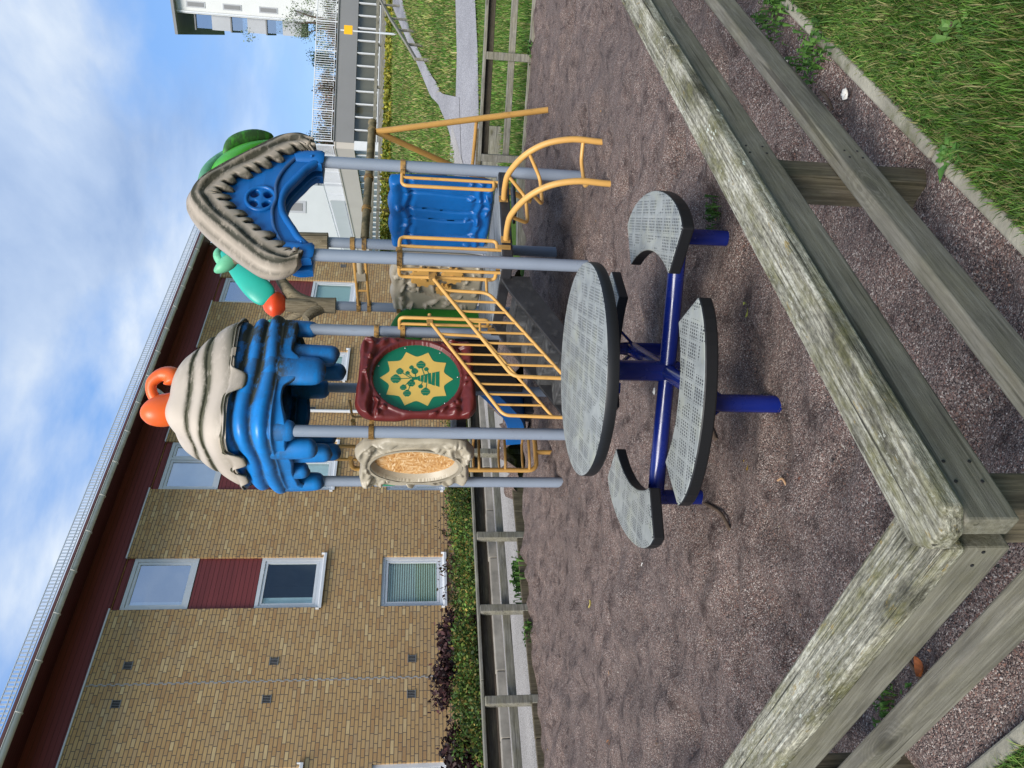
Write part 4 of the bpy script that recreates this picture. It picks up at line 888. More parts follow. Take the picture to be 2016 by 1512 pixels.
# rails between the two tree posts
q=MB();q.tube([(s-.02,s+.06,2.147),(s-.02,2*s-.06,2.137)],.0165,10);q.tube([(s-.02,s+.06,2.03),(s-.02,2*s-.06,2.018)],.0165,10);q.tube([(s-.02,1.82,2.14),(s-.02,1.82,2.02)],.0135,8);q.build('ladder_frame','yellow',PW,50)
q=MB();q.box((s-.05,1.5,2.035),(s+.01,1.62,2.13));q.tube([(s-.02,1.3,2.085),(s-.02,1.5,2.085)],.035,12);q.build('play_bead','tan',PW,50)
#@@PART5
# ------------------------------------------------------------------ moulded roofs
NP=400;ph_=np.linspace(0,2*PI,NP,endpoint=False);deg=np.degrees(ph_)
RCx,RCy=-s/2,1.5*s
def sq(n): return 1/(np.abs(np.cos(ph_))**n+np.abs(np.sin(ph_))**n)**(1/n)
def lobes(L,e=.6):
    h=np.zeros(NP)
    for c,w,d in L:
        x=((deg-c+180)%360-180)/w;h=np.maximum(h,d*np.clip(1-np.abs(x)**4.5,0,1)**e)
    return h
def ringsurf(rows): return np.stack([np.stack([RCx+r*np.cos(ph_),RCy+r*np.sin(ph_),z*np.ones(NP)],-1) for r,z in rows],0)
def solid(th): 
    def f(o): k=o.modifiers.new('th','SOLIDIFY');k.thickness=th;k.offset=-1
    return f
# lower blue skirt with hanging drips
hem=2.575+.05*np.clip(np.cos(np.radians((deg-250)*4.2)),0,1)*(np.abs(deg-250)<21)+.012*np.sin(ph_*9)-lobes([(273,14,.1),(135,12,.08),(100,12,.1)],.8)
kz=np.exp(-(np.arange(-9,10)/2.6)**2);kz/=kz.sum();hem=np.convolve(np.concatenate([hem[-9:],hem,hem[:9]]),kz,'valid')
rows=[];G_=[];zt=3.17;nv=64
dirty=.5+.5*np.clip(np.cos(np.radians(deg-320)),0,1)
for i in range(nv+1):
    v=i/nv;z=zt+(2.69-zt)*min(1,v/.62) if v<=.62 else 2.69+(hem-2.69)*((v-.62)/.38)
    zq=z if v<=.62 else 2.69
    d=(zt-zq)/.48;bnd=d*3.1+.09*np.sin(ph_*2+.6)+.06*np.sin(ph_*5);bul=np.abs(np.sin(PI*bnd))**.9
    r=.565+.1*d**.8+.05*bul
    if v>.62:
        k=(v-.62)/.38;r=.672+.018*math.exp(-k*7)+.03*np.clip((2.6-hem)/.3,0,1)*math.sin(PI*k*.85)-.018
        r=r-.03*np.clip((k-.8)/.2,0,1)**2
    if v<.05: r=r-.06*(1-v/.05)**2
    rows.append((r*sq(5.6),z+.022*np.sin(ph_*3+1.)*(1 if v<.5 else 0)*math.sin(PI*min(1,v/.5))))
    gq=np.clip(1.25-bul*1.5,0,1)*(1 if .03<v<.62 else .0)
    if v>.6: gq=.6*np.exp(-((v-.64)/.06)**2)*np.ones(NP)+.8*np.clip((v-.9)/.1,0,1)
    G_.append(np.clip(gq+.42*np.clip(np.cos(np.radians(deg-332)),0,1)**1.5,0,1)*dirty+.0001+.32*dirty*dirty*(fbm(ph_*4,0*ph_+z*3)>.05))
def capsule(m,fd,w,zb,th=.075,ro=.0,z0=2.76):
    # thick blunt hanging drip
    f=R(fd);rr_=(.655+ro)/(abs(math.cos(f))**5.6+abs(math.sin(f))**5.6)**(1/5.6);t_=Vector((-math.sin(f),math.cos(f),0));n_=Vector((math.cos(f),math.sin(f),0))
    P_=[];W_=[];H_=[]
    for k,(z,q) in enumerate([(z0,.9),(z0-.07,1.06),(zb+(z0-zb)*.45,1.),(zb+w*.75,.97),(zb+w*.5,.92),(zb+w*.28,.8),(zb+w*.11,.6),(zb+w*.02,.32),(zb,.06)]):
        P_.append(Vector((RCx,RCy,z))+n_*(rr_-th*.75-.02*(k/8)));W_.append(w*q);H_.append(th*(q if k>2 else 1.))
    v0=len(m.v);m.loft(P_,W_,H_,t_,20);dd=.5+.5*max(0,math.cos(R(fd-320)))
    while len(m.g)<len(m.v): m.g.append(0.)
    for i in range(v0,len(m.v)):
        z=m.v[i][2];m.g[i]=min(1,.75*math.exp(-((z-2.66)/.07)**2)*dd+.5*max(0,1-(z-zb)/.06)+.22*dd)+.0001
m=MB();m.grid(ringsurf(rows),False,True,np.array(G_))
mc=[]
for a_ in [(318,.1,2.4,.08,0),(297,.1,2.19,.085,-.07),(274,.15,2.29,.09,0.01),(225,.1,2.5,.08,0),(207,.1,2.34,.085,0),(184,.1,2.24,.085,-.08),(136,.125,2.35,.09,0.01),(112,.1,2.22,.085,-.05),(92,.12,2.28,.085,0),(46,.11,2.38,.085,0),(24,.1,2.2,.085,-.04),(2,.13,2.27,.085,0),(160,.09,2.46,.08,-.02)]:
    c_=MB();capsule(c_,*a_);mc.append(c_)
rA=m.build('skirt_roof','blue_light',PW,180,mods=[solid(.06)])
for c_ in mc: c_.build('roof_drip','blue_light',rA,75)
# cream cap
hemc=3.095-.01*np.sin(ph_*3)-lobes([(260,10,.15),(196,11,.15),(165,10,.09),(230,8,.02),(320,13,.05),(120,12,.12),(80,11,.1),(40,12,.12),(5,11,.1)],.8)
prof=[(0,3.748),(.14,3.737),(.28,3.69),(.375,3.62),(.43,3.54),(.455,3.488),(.45,3.465),(.48,3.44),(.525,3.38),(.545,3.338),(.538,3.315),(.575,3.285),(.615,3.225),(.645,3.165),(.664,3.105)]
hemc=np.convolve(np.concatenate([hemc[-9:],hemc,hemc[:9]]),kz,'valid')
pf=spl([(a,z,0) for a,z in prof],4);rows=[];G_=[]
for p in pf:
    r=p[0];z=p[1];w=.014*np.sin(ph_*3+z*9)+.01*np.sin(ph_*5+1);zz_=z+w*min(1,r/.3);rows.append((r*sq(2.2+2.4*min(1,r/.5))+.012*np.sin(ph_*4+.5)*min(1,r/.3),zz_))
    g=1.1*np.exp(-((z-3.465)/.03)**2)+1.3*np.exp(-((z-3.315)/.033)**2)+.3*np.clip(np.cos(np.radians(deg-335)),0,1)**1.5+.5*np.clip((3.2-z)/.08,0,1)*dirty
    G_.append(np.clip(g*np.ones(NP)*(.45+.55*dirty),0,1)+.0001)
for k in range(1,9):
    q=k/8;rr_=.664+.026*math.sin(PI*q*.8);rows.append((rr_*sq(4.6),3.105+(hemc-3.105)*q));G_.append(.25*dirty+.7*np.clip((q-.75)/.25,0,1)*np.ones(NP)+.0001)
m=MB();m.grid(ringsurf(rows),False,True,np.array(G_));m.build('cap_roof','cream',PW,180,mods=[solid(.03)])
m=MB();m.box((RCx-.5,RCy-.5,3.05),(RCx+.5,RCy+.5,3.1));m.build('roof_core','black_plastic',PW)
# orange knot on top
m=MB();pth=spl([(RCx-.02,RCy-.03,3.66),(RCx-.07,RCy-.03,3.76),(RCx-.10,RCy-.05,3.85),(RCx-.10,RCy-.06,3.93),(RCx-.09,RCy-.06,3.975)],5);nn_=len(pth)
wd=[.165*math.sin(PI*(.28+.72*i/(nn_-1)))**.62+.001 for i in range(nn_)];m.loft(pth,wd,[w*.9 for w in wd],(.857,.515,0),24)
kn=m.build('roof_knot','orange',PW,70)
m=MB();cx_,cy_=RCx,RCy;ux_=(.857,-.515);L3=lambda d,z,e=0:(cx_+ux_[0]*d+ux_[1]*-e*0,cy_+ux_[1]*d,z)
m.tube(spl([L3(.0,3.86),L3(.1,3.925),L3(.2,3.93),L3(.275,3.85),L3(.27,3.76),L3(.2,3.72)],5),list(np.interp(np.linspace(0,1,26),[0,.35,.6,.8,.93,1],[.05,.05,.062,.09,.1,.055])),16);m.build('knot_loop','orange',kn,70)
# right roof : cream thatch arch
prf=[(-.15,2.45),(-.2,2.57),(-.17,2.71),(-.05,2.865),(.09,3.02),(.24,3.18),(.4,3.32),(.535,3.375)]
prf=prf+[(1.11-a,z) for a,z in prf[-2::-1]];tp=np.array(spl([(a,z,0) for a,z in prf],30))[:,:2]
nu=len(tp);tg=np.gradient(tp,axis=0);tg/=np.linalg.norm(tg,axis=1)[:,None];inn=np.stack([tg[:,1],-tg[:,0]],1);inn=inn*.55+np.array([0,-.45]);inn/=np.linalg.norm(inn,axis=1)[:,None]
uu=np.linspace(-1,1,nu);uq=uu*9.5
r2=np.random.default_rng(8);ph2=np.interp(uu,np.linspace(-1,1,24),r2.uniform(.3,1.25,24))
fx_=uu*12.5+.18*np.sin(uu*17);fi=np.floor(fx_).astype(int);xx_=(fx_-fi-.5)/(.34+.06*np.sin(fi*2.7));ln_=.045+.07*((np.sin(fi*12.9898)*43758.5453)%1.)
lob=ln_*np.clip(1-np.abs(xx_)**4,0,1)**.6+.006*np.sin(uu*19)
lob=lob*np.clip((.93-np.abs(uu))/.05,0.,1.)
bandw=.205*(1-.45*np.clip((np.abs(uu)-.8)/.2,0,1))
bk=.03+.22*(1-np.abs(uu)**2.4)
fr_b=[(-.165,1.,1.),(-.19,.99,.93),(-.21,.96,.62),(-.218,.92,.3),(-.222,.84,0.05),(-.215,.62,0),(-.205,.55,0),(-.225,.45,0),(-.235,.33,0),(-.222,.22,0),(-.21,.17,0),(-.215,.1,0),(-.19,.03,0),(-.14,-.06,0)]
rows=[];G_=[]
for j,(bb,q,lq) in enumerate(fr_b):
    off=bandw*q+lob*lq;pt=tp+inn*off[:,None];wv=.012*np.sin(uu*21+j)*np.exp(-((q-.5)/.3)**2)
    rows.append(np.stack([pt[:,0],np.full(nu,bb+.1)+wv,pt[:,1]],1));G_.append(np.clip((1.*math.exp(-((q-.53)/.13)**2)+1.*math.exp(-((q-.16)/.12)**2)+.6*(q>.95)),0,1)*np.ones(nu)+.0001)
for q,ins,gg in ((.12,-.045,.35),(.3,-.055,.12),(.5,-.05,0),(.7,-.035,0),(.85,-.0,0),(.96,.05,0),(1.,.1,.1),(1.,.15,.1)):
    pt=tp+inn*ins+np.array([0,.03*math.sin(PI*q)])[None,:]*0;bb=-.04+(bk+.04)*q
    rows.append(np.stack([pt[:,0],bb,pt[:,1]],1));G_.append(np.full(nu,gg*.8+.0001)*(1+.6*(fbm(uu*9,uu*0+q*4)>0)))
m=MB();A_=np.stack(rows,1);m.grid(A_,False,False,np.stack(G_,1));nr_=A_.shape[1];m.f.append(tuple(range(nr_)));m.f.append(tuple((A_.shape[0]-1)*nr_+i for i in range(nr_))[::-1]);m.build('thatch_roof','thatch',PW,180,mods=[solid(.03)])
# blue gable under the thatch, front and back
half=[(-.075,2.36),(-.085,2.47),(-.05,2.56),(-.01,2.64),(.06,2.76),(.2,2.93),(.36,3.08),(.535,3.16)]
outl=half+[(1.07-a,z) for a,z in half[-2::-1]]
arch=[(.995,2.36),(.99,2.42),(.93,2.475),(.85,2.52),(.76,2.575),(.66,2.625),(.535,2.645)];arch=arch+[(1.07-a,z) for a,z in arch[-2::-1]]
hb_=[(-.075,2.36),(-.085,2.47),(-.03,2.56),(.1,2.6),(.25,2.665),(.4,2.71),(.535,2.72)];ol2=[p[:2] for p in spl([(a,z,0) for a,z in hb_+[(1.07-a,z) for a,z in hb_[-2::-1]]],5)]+[p[:2] for p in spl([(a,z,0) for a,z in arch],5)]
ol=[p[:2] for p in spl([(a,z,0) for a,z in outl],5)]+[p[:2] for p in spl([(a,z,0) for a,z in arch],5)]
hole=[]
for hx,hz in ((.478,2.866),(.592,2.866),(.478,2.754),(.592,2.754)):
    hole.append([(hx+.05*math.cos(2*PI*i/20)*(1+.12*math.cos(2*PI*i/20*2+.8)),hz+.05*math.sin(2*PI*i/20)) for i in range(20)][::-1])
for nm,b0,hs in (('gable',-.01,hole),('gable',.14,[])):
    g=curve_plate(nm,[[(p[0],p[1]) for p in (ol if b0<.05 else ol2)]]+hs,.035,.012,lambda x,y,z:(x,b0-z+.05*0,y),'blue',PW,60)
    q=MB();q.tube([(a,b0-.03 if b0<.05 else b0,z) for a,z in [p[:2] for p in spl([(a,z,0) for a,z in [(1.01,2.4)]+arch[1:-1]+[(.06,2.4)]],5)]],.035,12);q.g=[.0001]*len(q.v);q.build('arch_lip','blue',g,70)
    if b0<.05:
        q=MB();q.tube([(.535+.125*math.cos(2*PI*i/28)*1.05,b0-.05,2.81+.12*math.sin(2*PI*i/28)) for i in range(28)],.017,10,closed=True);q.g=[.0001]*len(q.v);q.build('porthole_ring','blue',g,70)
        q=MB();q.tube(spl([(.02,b0-.05,2.56),(.2,b0-.056,2.66),(.4,b0-.058,2.7),(.535,b0-.056,2.685),(.7,b0-.058,2.7),(.87,b0-.056,2.66),(1.05,b0-.05,2.56)],5),.016,8);q.g=[.35]*len(q.v);q.build('moulded_rib','blue',g,70)
for c in (B1,B2):
    q=MB();q.loft([(c[0],c[1]-.02,2.345),(c[0],c[1]-.025,2.36),(c[0],c[1]-.025,2.42),(c[0]+.01*(1 if c is B1 else -1),c[1]-.03,2.5),(c[0]+.03*(1 if c is B1 else -1),c[1]-.04,2.58)],[.07,.082,.08,.075,.05],[.07,.078,.075,.07,.05],(1,0,0),20);q.ball((c[0]+(.05 if c is B1 else -.04),c[1]-.1,2.43),(.012,.012,.012),8,6);q.g=[.0001]*len(q.v);q.build('post_cap','blue',PW,60)
# fake trees on the two tall posts
def trunk(name,paths):
    m=MB()
    for pth,rr in paths:
        p=spl(pth,6);rs=np.interp(np.linspace(0,1,len(p)),np.linspace(0,1,len(rr)),rr);m.tube(p,list(rs),16)
    m.g=[.0001]*len(m.v);return m.build(name,'trunk',PW,60)
y2=2*s
tr1=trunk('tree_trunk',[([(s,y2,2.39),(s,y2,2.52),(s+.01,y2,2.68),(1.16,y2-.01,2.85),(1.32,y2-.02,2.98),(1.5,y2-.03,3.1),(1.62,y2-.02,3.3)],[.092,.088,.088,.08,.062,.055,.05]),
  ([(1.04,y2,2.6),(1.04,y2-.02,2.76),(1.03,y2-.03,2.93)],[.085,.082,.075]),([(1.03,y2,2.56),(.95,y2-.02,2.64),(.86,y2-.03,2.7)],[.07,.062,.05]),([(1.02,y2+.03,2.72),(.98,y2+.12,2.88),(.96,y2+.2,3.0)],[.05,.045,.04])])
def leaf3(name,p,W_,H_,mat,side,parent,g=.0001,n=7):
    q=spl(p,n);k=len(q);m=MB();w=[W_*(math.sin(PI*min(1,.04+.96*(i/(k-1))**.62))**.7)+.004 for i in range(k)];h=[H_*(math.sin(PI*min(1,.06+.94*i/(k-1)))**.6)+.003 for i in range(k)]
    m.loft(q,w,h,side,22);m.g=[g]*len(m.v);return m.build(name,mat,parent,75)
leaf3('leaf_lobe',[(1.08,y2-.06,3.1),(1.2,y2-.1,3.25),(1.45,y2-.1,3.48),(1.75,y2-.05,3.72)],.14,.05,'turquoise',(-.6,.3,.75),tr1)
leaf3('leaf_lobe',[(1.55,y2+.02,3.66),(1.72,y2,3.76),(1.85,y2,3.74)],.06,.05,'mint',(.3,.9,.3),tr1)
leaf3('leaf_lobe',[(.93,y2+.2,3.0),(.86,y2+.24,3.15),(.8,y2+.26,3.33)],.11,.08,'turquoise',(.9,-.2,.3),tr1)
m=MB();m.ball((1.08,y2+.02,3.06),(.155,.12,.13),22,12)
for i in range(len(m.v)):
    x,y,z=m.v[i];a=math.atan2(z-3.06,x-1.08);k=1+.05*math.cos((z-3.06)*38);m.v[i]=(1.08+(x-1.08)*k,y2+.02+(y-y2-.02)*k,3.06+(z-3.06))
m.g=[.0001]*len(m.v);m.build('blossom','orange_red',tr1,80)
tr2=trunk('tree_trunk',[([(s,s,2.39),(s,s,2.55),(s+.01,s,2.8),(s+.1,s,3.1),(s+.3,s,3.42),(1.5,s,3.6)],[.095,.09,.086,.075,.06,.05]),([(s,s,2.7),(s-.12,s+.05,3.0),(s-.2,s+.1,3.3)],[.07,.055,.045])])
leaf3('leaf_lobe',[(1.40,s+.02,3.5),(1.62,s,3.63),(1.88,s-.02,3.62),(2.18,s-.02,3.44),(2.4,s,3.14)],.24,.1,'mint',(-.3,-.85,-.1),tr2,.4,8)
leaf3('leaf_lobe',[(1.4,s-.16,3.32),(1.62,s-.2,3.46),(1.86,s-.21,3.43),(2.1,s-.2,3.25),(2.3,s-.15,2.98)],.17,.09,'leafgreen',(-.4,-.5,-.75),tr2,.0001,8)
leaf3('leaf_lobe',[(1.98,s-.12,3.46),(2.17,s-.16,3.41),(2.33,s-.16,3.23),(2.41,s-.12,3.05)],.13,.08,'leafgreen',(-.2,-.9,.2),tr2,.6,6)
leaf3('leaf_lobe',[(.92,s+.12,3.3),(.84,s+.16,3.4),(.79,s+.2,3.49)],.07,.06,'mint',(.7,-.6,.3),tr2)
#@@PART6
# ------------------------------------------------------------------ terrace building, tower block, white house
TZR=R(8.3);TO=(10.62,35.0,0);TB=thing('terrace_building','low building with grey parapet, strip of dark panes and white railings on its roof terrace','building',TO,TZR)
m=MB();m.box((.0,.02,4.4),(26,.4,5.26));m.box((-.0,-.03,5.261),(26,.4,5.31));m.build('parapet','grey_panel',TB)
m=MB();m.box((-.3,.03,4.38),(-.002,16,5.2));m.box((-.33,.0,5.201),(-.001,16,5.25));m.build('parapet','plaster_cream',TB)
m=MB();m.box((.01,.3,1.5),(26,12,5.2));m.box((-.28,.3,1.5),(.0,16,2.0));m.build('core','room_dark',TB)
m=MB();m.box((.0,.05,2.0),(26,.28,3.42));m.box((-.29,.05,1.9),(-.003,16,3.3));m.build('plinth','grey_base',TB)
m=MB();m.add([(.0,.12,3.42),(26,.12,3.42),(26,.12,4.4),(.0,.12,4.4)],[(0,1,2,3)]);m.build('pane_strip','glass_far',TB)
m=MB();m.add([(.0,.27,3.42),(26,.27,3.42),(26,.27,4.4),(.0,.27,4.4)],[(0,1,2,3)]);m.build('curtain','interior_grey',TB)
m=MB();m.add([(-.18,16,3.3),(-.18,.1,3.3),(-.18,.1,4.38),(-.18,16,4.38)],[(0,1,2,3)]);m.build('pane_strip','glass_far',TB)
m=MB();m.add([(-.05,16,3.3),(-.05,.1,3.3),(-.05,.1,4.38),(-.05,16,4.38)],[(0,1,2,3)]);m.build('curtain','blind_white',TB)
x=.0
for i in range(44):
    m=MB();m.box((x,.04,3.425),(x+.05,.13,4.398));m.build('mullion','white_paint',TB);x+=.62
m=MB();m.box((-.02,.03,3.38),(26,.13,3.42));m.box((-.3,.04,3.26),(-.14,16,3.3));m.box((-.31,.03,3.3),(.1,.12,4.38));m.build('window_sill','white_paint',TB)
for i in range(19):
    y=.8+i*.8;m=MB();m.box((-.22,y,3.302),(-.14,y+.07,4.378));m.build('mullion','white_paint',TB)
def balus(name,p,q,z0,z1,n):
    p=Vector(p);q=Vector(q);m=MB();d=(q-p)
    for z in (z0+.08,z1): m.tube([(p.x,p.y,z),(q.x,q.y,z)],.022 if z==z1 else .014,6)
    for i in range(n+1):
        c=p+d*i/n;big=i%13==0;w=.045 if big else .021;m.box((c.x-w/2,c.y-w/2,z0 if big else z0+.08),(c.x+w/2,c.y+w/2,z1))
    return m.build(name,'white_paint',TB)
balus('balustrade',(.05,.08),(26,.08),5.31,6.24,26*9);balus('balustrade',(-.15,.08),(-.15,16),5.25,6.24,16*9)
m=MB();m.box((-.2,6.6,5.36),(-.19,15.9,6.1));m.build('balustrade_panel','plaster_cold',TB)
WB=thing('tower_block','tall white apartment block at the right with stacked glazed grey balconies','building',(27.1,60,0),R(-24))
m=MB();m.box((0,0,0),(18,14,19.75));m.build('wall','plaster_white',WB)
m=MB();m.add([(-1.5,-.6,19.5),(18.5,-.6,20.6),(18.5,14.5,20.6),(-1.5,14.5,19.5),(-1.5,-.6,19.7),(18.5,-.6,20.8),(18.5,14.5,20.8),(-1.5,14.5,19.7)],[(0,3,2,1),(4,5,6,7),(0,1,5,4),(1,2,6,5),(2,3,7,6),(3,0,4,7)]);m.build('roof','grey_panel',WB)
m=MB();m.tube([(.12,-.09,19.7),(.12,-.09,0)],.065,8);m.build('downpipe','white_paint',WB,60)
for k in range(6):
    z=18.2-2.62*k
    m=MB();m.box((.42,-.03,z-.68),(.85,.03,z+.68));w_=m.build('window','grey_panel2',WB);m=MB();m.box((.5,-.05,z-.58),(.77,-.031,z+.58));m.build('pane','grey_panel',w_)
for k in range(3):
    z=17.25-2.6*k
    m=MB();m.box((-1.02,.5,z-1.35),(-.01,4.4,z));q=m.build('balcony','grey_panel2',WB);m=MB();m.box((-.95,.58,z+.001),(-.02,4.3,z+1.15));m.build('balcony_glass','glass_sky',q);m=MB();m.box((-1.1,.42,z+1.15),(-.011,4.5,z+1.25));m.build('balcony_slab','grey_panel',q);m=MB();m.box((-1.06,.46,z-1.42),(-.011,4.45,z-1.351));m.build('balcony_slab','grey_panel',q)
HB=thing('white_house','plain white rendered house behind the terrace with one small square window','building',(8.,58,0),R(-4))
m=MB();m.box((-2.2,0,0),(6.2,9,16));m.build('wall','plaster_cold',HB)
m=MB();m.box((6.2,1.,0),(8.7,9,14));m.build('wall','grey_panel2',HB)
m=MB();m.box((4.15,-.05,9.6),(5.0,.02,11.2));w_=m.build('window','grey_panel2',HB);m=MB();m.box((4.3,-.08,9.85),(4.85,-.055,10.95));m.build('pane','grey_panel',w_)
for i,(x0,x1) in enumerate(((6.35,8.6),)):
    m=MB();m.box((x0,.9,8.9),(x1,.98,13.4));w_=m.build('window','white_paint',HB);m=MB();m.add([(x0+.1,.88,9.5),(x1-.1,.88,9.5),(x1-.1,.88,11.9),(x0+.1,.88,11.9)],[(0,1,2,3)]);m.build('pane','glass_sky',w_)
# sign on a pole, hand rail of the ramp, low fence, planter
sx_,sy_=14.4,32.3;sz=tzs(sx_,sy_)
SG=thing('sign','small yellow rectangular sign on a thin white pole in front of the grey parapet','sign',(sx_,sy_,sz))
m=MB();m.tube([(0,0,-.2),(0,0,2.3)],.028,8);m.build('pole','white_paint',SG);m=MB();m.box((-.17,-.035,1.82),(.2,-.029,2.16));m.build('sign_plate','sign_yellow',SG);m=MB();m.tube([(0,0,-.2),(0,0,.72)],.045,8);m.build('sleeve','galv',SG)
HR=thing('hand_rail','weathered timber hand rail on posts climbing beside the sloping ramp path','railing',(0,0,0))
hp=[(9.75,23.45),(10.87,25.04),(12.21,27.04),(13.48,28.95),(15.03,31.16),(16.6,33.4)];tops=[]
for i,(x,y) in enumerate(hp):
    z=tzs(x,y);h=.46+.06*i;m=MB();m.box((x-.035,y-.035,z-.2),(x+.035,y+.035,z+h));m.build('post','far_wood',HR);tops.append((x,y,z+h+.02))
m=MB()
for i in range(len(tops)-1): m.beam(tops[i],tops[i+1],.09,.07)
m.build('rail','far_wood',HR)
LFn=thing('timber_fence','low grey timber fence in front of the dark pane strip above the hedge','fence',(10.7,33.9,0),TZR)
for i in range(7):
    x=.2+i*2.0;z=2.75;m=MB();m.box((x-.05,-.05,z-.3),(x+.05,.05,z+.78));m.build('post','far_wood',LFn)
for z in (3.38,3.12):
    m=MB();m.box((-6,-.09,z),(12.5,-.052,z+.13));m.build('rail','far_wood',LFn)
pl=thing('planter_box','dark weathered timber planter box on the lawn behind the corner of the straight fence','planter',(4.05,13.6,tzs(4.05,13.6)-.06),R(-8))
m=MB();m.box((-.55,-.3,.0),(.45,.3,.42));m.build('box','far_wood',pl,None,.01);m=MB();m.box((-.58,-.33,.421),(.48,-.2,.47));m.box((-.58,.2,.421),(.48,.33,.47));m.build('rim','post_wood',pl,None,.008)
# ------------------------------------------------------------------ planting
GREEN=[(.04,.085,.015),(.065,.125,.022),(.11,.15,.028),(.028,.06,.013),(.17,.13,.03)]
PURPLE=[(.03,.014,.016),(.045,.02,.022),(.018,.01,.012),(.07,.03,.03)]
YEL=[(.25,.24,.03),(.17,.2,.025),(.1,.15,.02),(.36,.31,.045)]
RED=[(.14,.07,.05),(.09,.09,.03),(.18,.1,.06),(.06,.08,.03)]
def shrub(name,label,cat,loc,w,d,h,n,size,cols,group,stems=5,up=.5,low=.25):
    T_=thing(name,label,cat,loc,rng.uniform(0,6),group)
    k=26;cc=rng.normal(size=(k,3))*np.array([w*.33,d*.33,h*.22])+np.array([0,0,h*.55]);cc[:,2]=np.clip(cc[:,2],h*low,h*.88)
    ci=rng.integers(0,k,n);P=cc[ci]+rng.normal(size=(n,3))*np.array([w*.13,d*.13,h*.12]);P[:,2]=np.clip(P[:,2],.03,h*1.15)
    V,F,Tc=leaves_np(P,size,cols,up);tint=1+.35*np.repeat(rng.normal(size=k)[ci],4)[:,None];fast_mesh('foliage',V,F,Tc*tint.clip(.5,1.6),'leaf',T_)
    m=MB()
    for i in range(stems):
        e=cc[rng.integers(0,k)];m.tube([(0,0,-.05),(e[0]*.4,e[1]*.4,e[2]*.5),tuple(e)],[.012,.009,.004],5)
    m.build('stem','bark',T_);return T_
def bedpos(t_,out): x,y=BP(t_,-out);return (x,y,tzs(x,y)+.2)
sg=[(-2.5,'p'),(-2.0,'g'),(-1.4,'g'),(-.85,'p'),(-.3,'p'),(.2,'g'),(.85,'g'),(1.5,'s'),(1.6,'g'),(2.3,'g'),(2.9,'s'),(3.0,'g'),(3.7,'g'),(4.4,'g'),(5.1,'s'),(5.2,'g'),(6.2,'g')]
desc={'p':['dark purple leaved shrub against the bricks at the far left end of the bed','larger dense dark purple shrub nearer the expansion joint in the bricks','dark purple shrub between its larger twin and the white lower window'],
 's':['thin reddish twiggy shrub under the white lower window sill','thin reddish twiggy shrub between the lower window and the porthole panel post','thin reddish twiggy shrub seen behind the porthole panel'],
 'g':['green yellow shrub beside the purple one at the far left end','green shrub left of the larger purple shrub','bushy green shrub right of the two neighbouring purple shrubs','green shrub under the left corner of the white lower window','full green shrub under the right corner of the white lower window','green shrub right of the white lower window','green shrub left of the leftmost grey tower post','green shrub directly behind the leftmost grey tower post','green shrub glimpsed under the porthole panel','green shrub at the far right end of the planting bed']}
ct={'p':0,'s':0,'g':0}
for t_,ty in sg:
    lb=desc[ty][min(ct[ty],len(desc[ty])-1)];ct[ty]+=1
    if ty=='g': shrub('green_shrub',lb,'shrub',bedpos(t_,2.5+rng.uniform(-.1,.1)),1.0,1.2,.54+rng.uniform(-.04,.1),6000,.03,GREEN,'shrubs in the bed along the brick wall')
    elif ty=='p': shrub('purple_shrub',lb,'shrub',bedpos(t_,1.6),.85,.85,(.82 if ct['p']==2 else .7),3600,.05,PURPLE,'shrubs in the bed along the brick wall')
    else: shrub('twiggy_shrub',lb,'shrub',bedpos(t_,.9),.9,.6,.7,420,.045,[(.07,.035,.03),(.05,.04,.02),(.1,.05,.04)],'shrubs in the bed along the brick wall',14)
# hedge under the low fence, far shrubs and trees
c8,s8=math.cos(TZR),math.sin(TZR)
def tbp(x,y): return (TO[0]+x*c8-y*s8,TO[1]+x*s8+y*c8)
H_=thing('hedge','clipped yellow green hedge along the foot of the low grey timber fence','hedge',(0,0,0))
n=9000;xx=rng.uniform(-7,13,n);yy_=rng.normal(-1.75,.22,n);P=np.stack([TO[0]+xx*c8-yy_*s8,TO[1]+xx*s8+yy_*c8,0*xx],1);P[:,2]=2.72+rng.random(n)*.33*np.clip(1-((yy_+1.75)/.6)**2,.2,1)
V,F,Tc=leaves_np(P,.09,YEL,.5);fast_mesh('foliage',V,F,Tc,'leaf',H_)
gl=['reddish leaved shrub in the middle of the roof terrace behind the railings','dark green pointed shrub on the roof terrace','wiry reddish shrub on the roof terrace left of the pointed green one','sparse red brown shrub on the roof terrace above the cream corner','small dark conifer on the roof terrace nearest the blue roof','grey green shrub at the right end of the roof terrace','dense low brown shrub along the terrace railings']
for (x,h,w,cols,n_),lb in zip([(3.2,.75,2.6,RED,1400),(4.6,1.25,.7,[(.02,.05,.02),(.035,.07,.025)],700),(2.2,.8,1.5,RED,500),(1.1,.85,1.3,RED,380),(.35,1.2,.6,[(.02,.05,.025),(.03,.07,.03)],420),(8.0,.8,1.8,[(.07,.1,.05),(.1,.12,.06)],700),(5.9,.6,1.6,RED,700)],gl):
    px,py=tbp(x,1.3);shrub('terrace_shrub',lb,'shrub',(px,py,5.25),w,.9,h*1.2,n_*3,.042,cols,'shrubs on the roof terrace',30,.8)
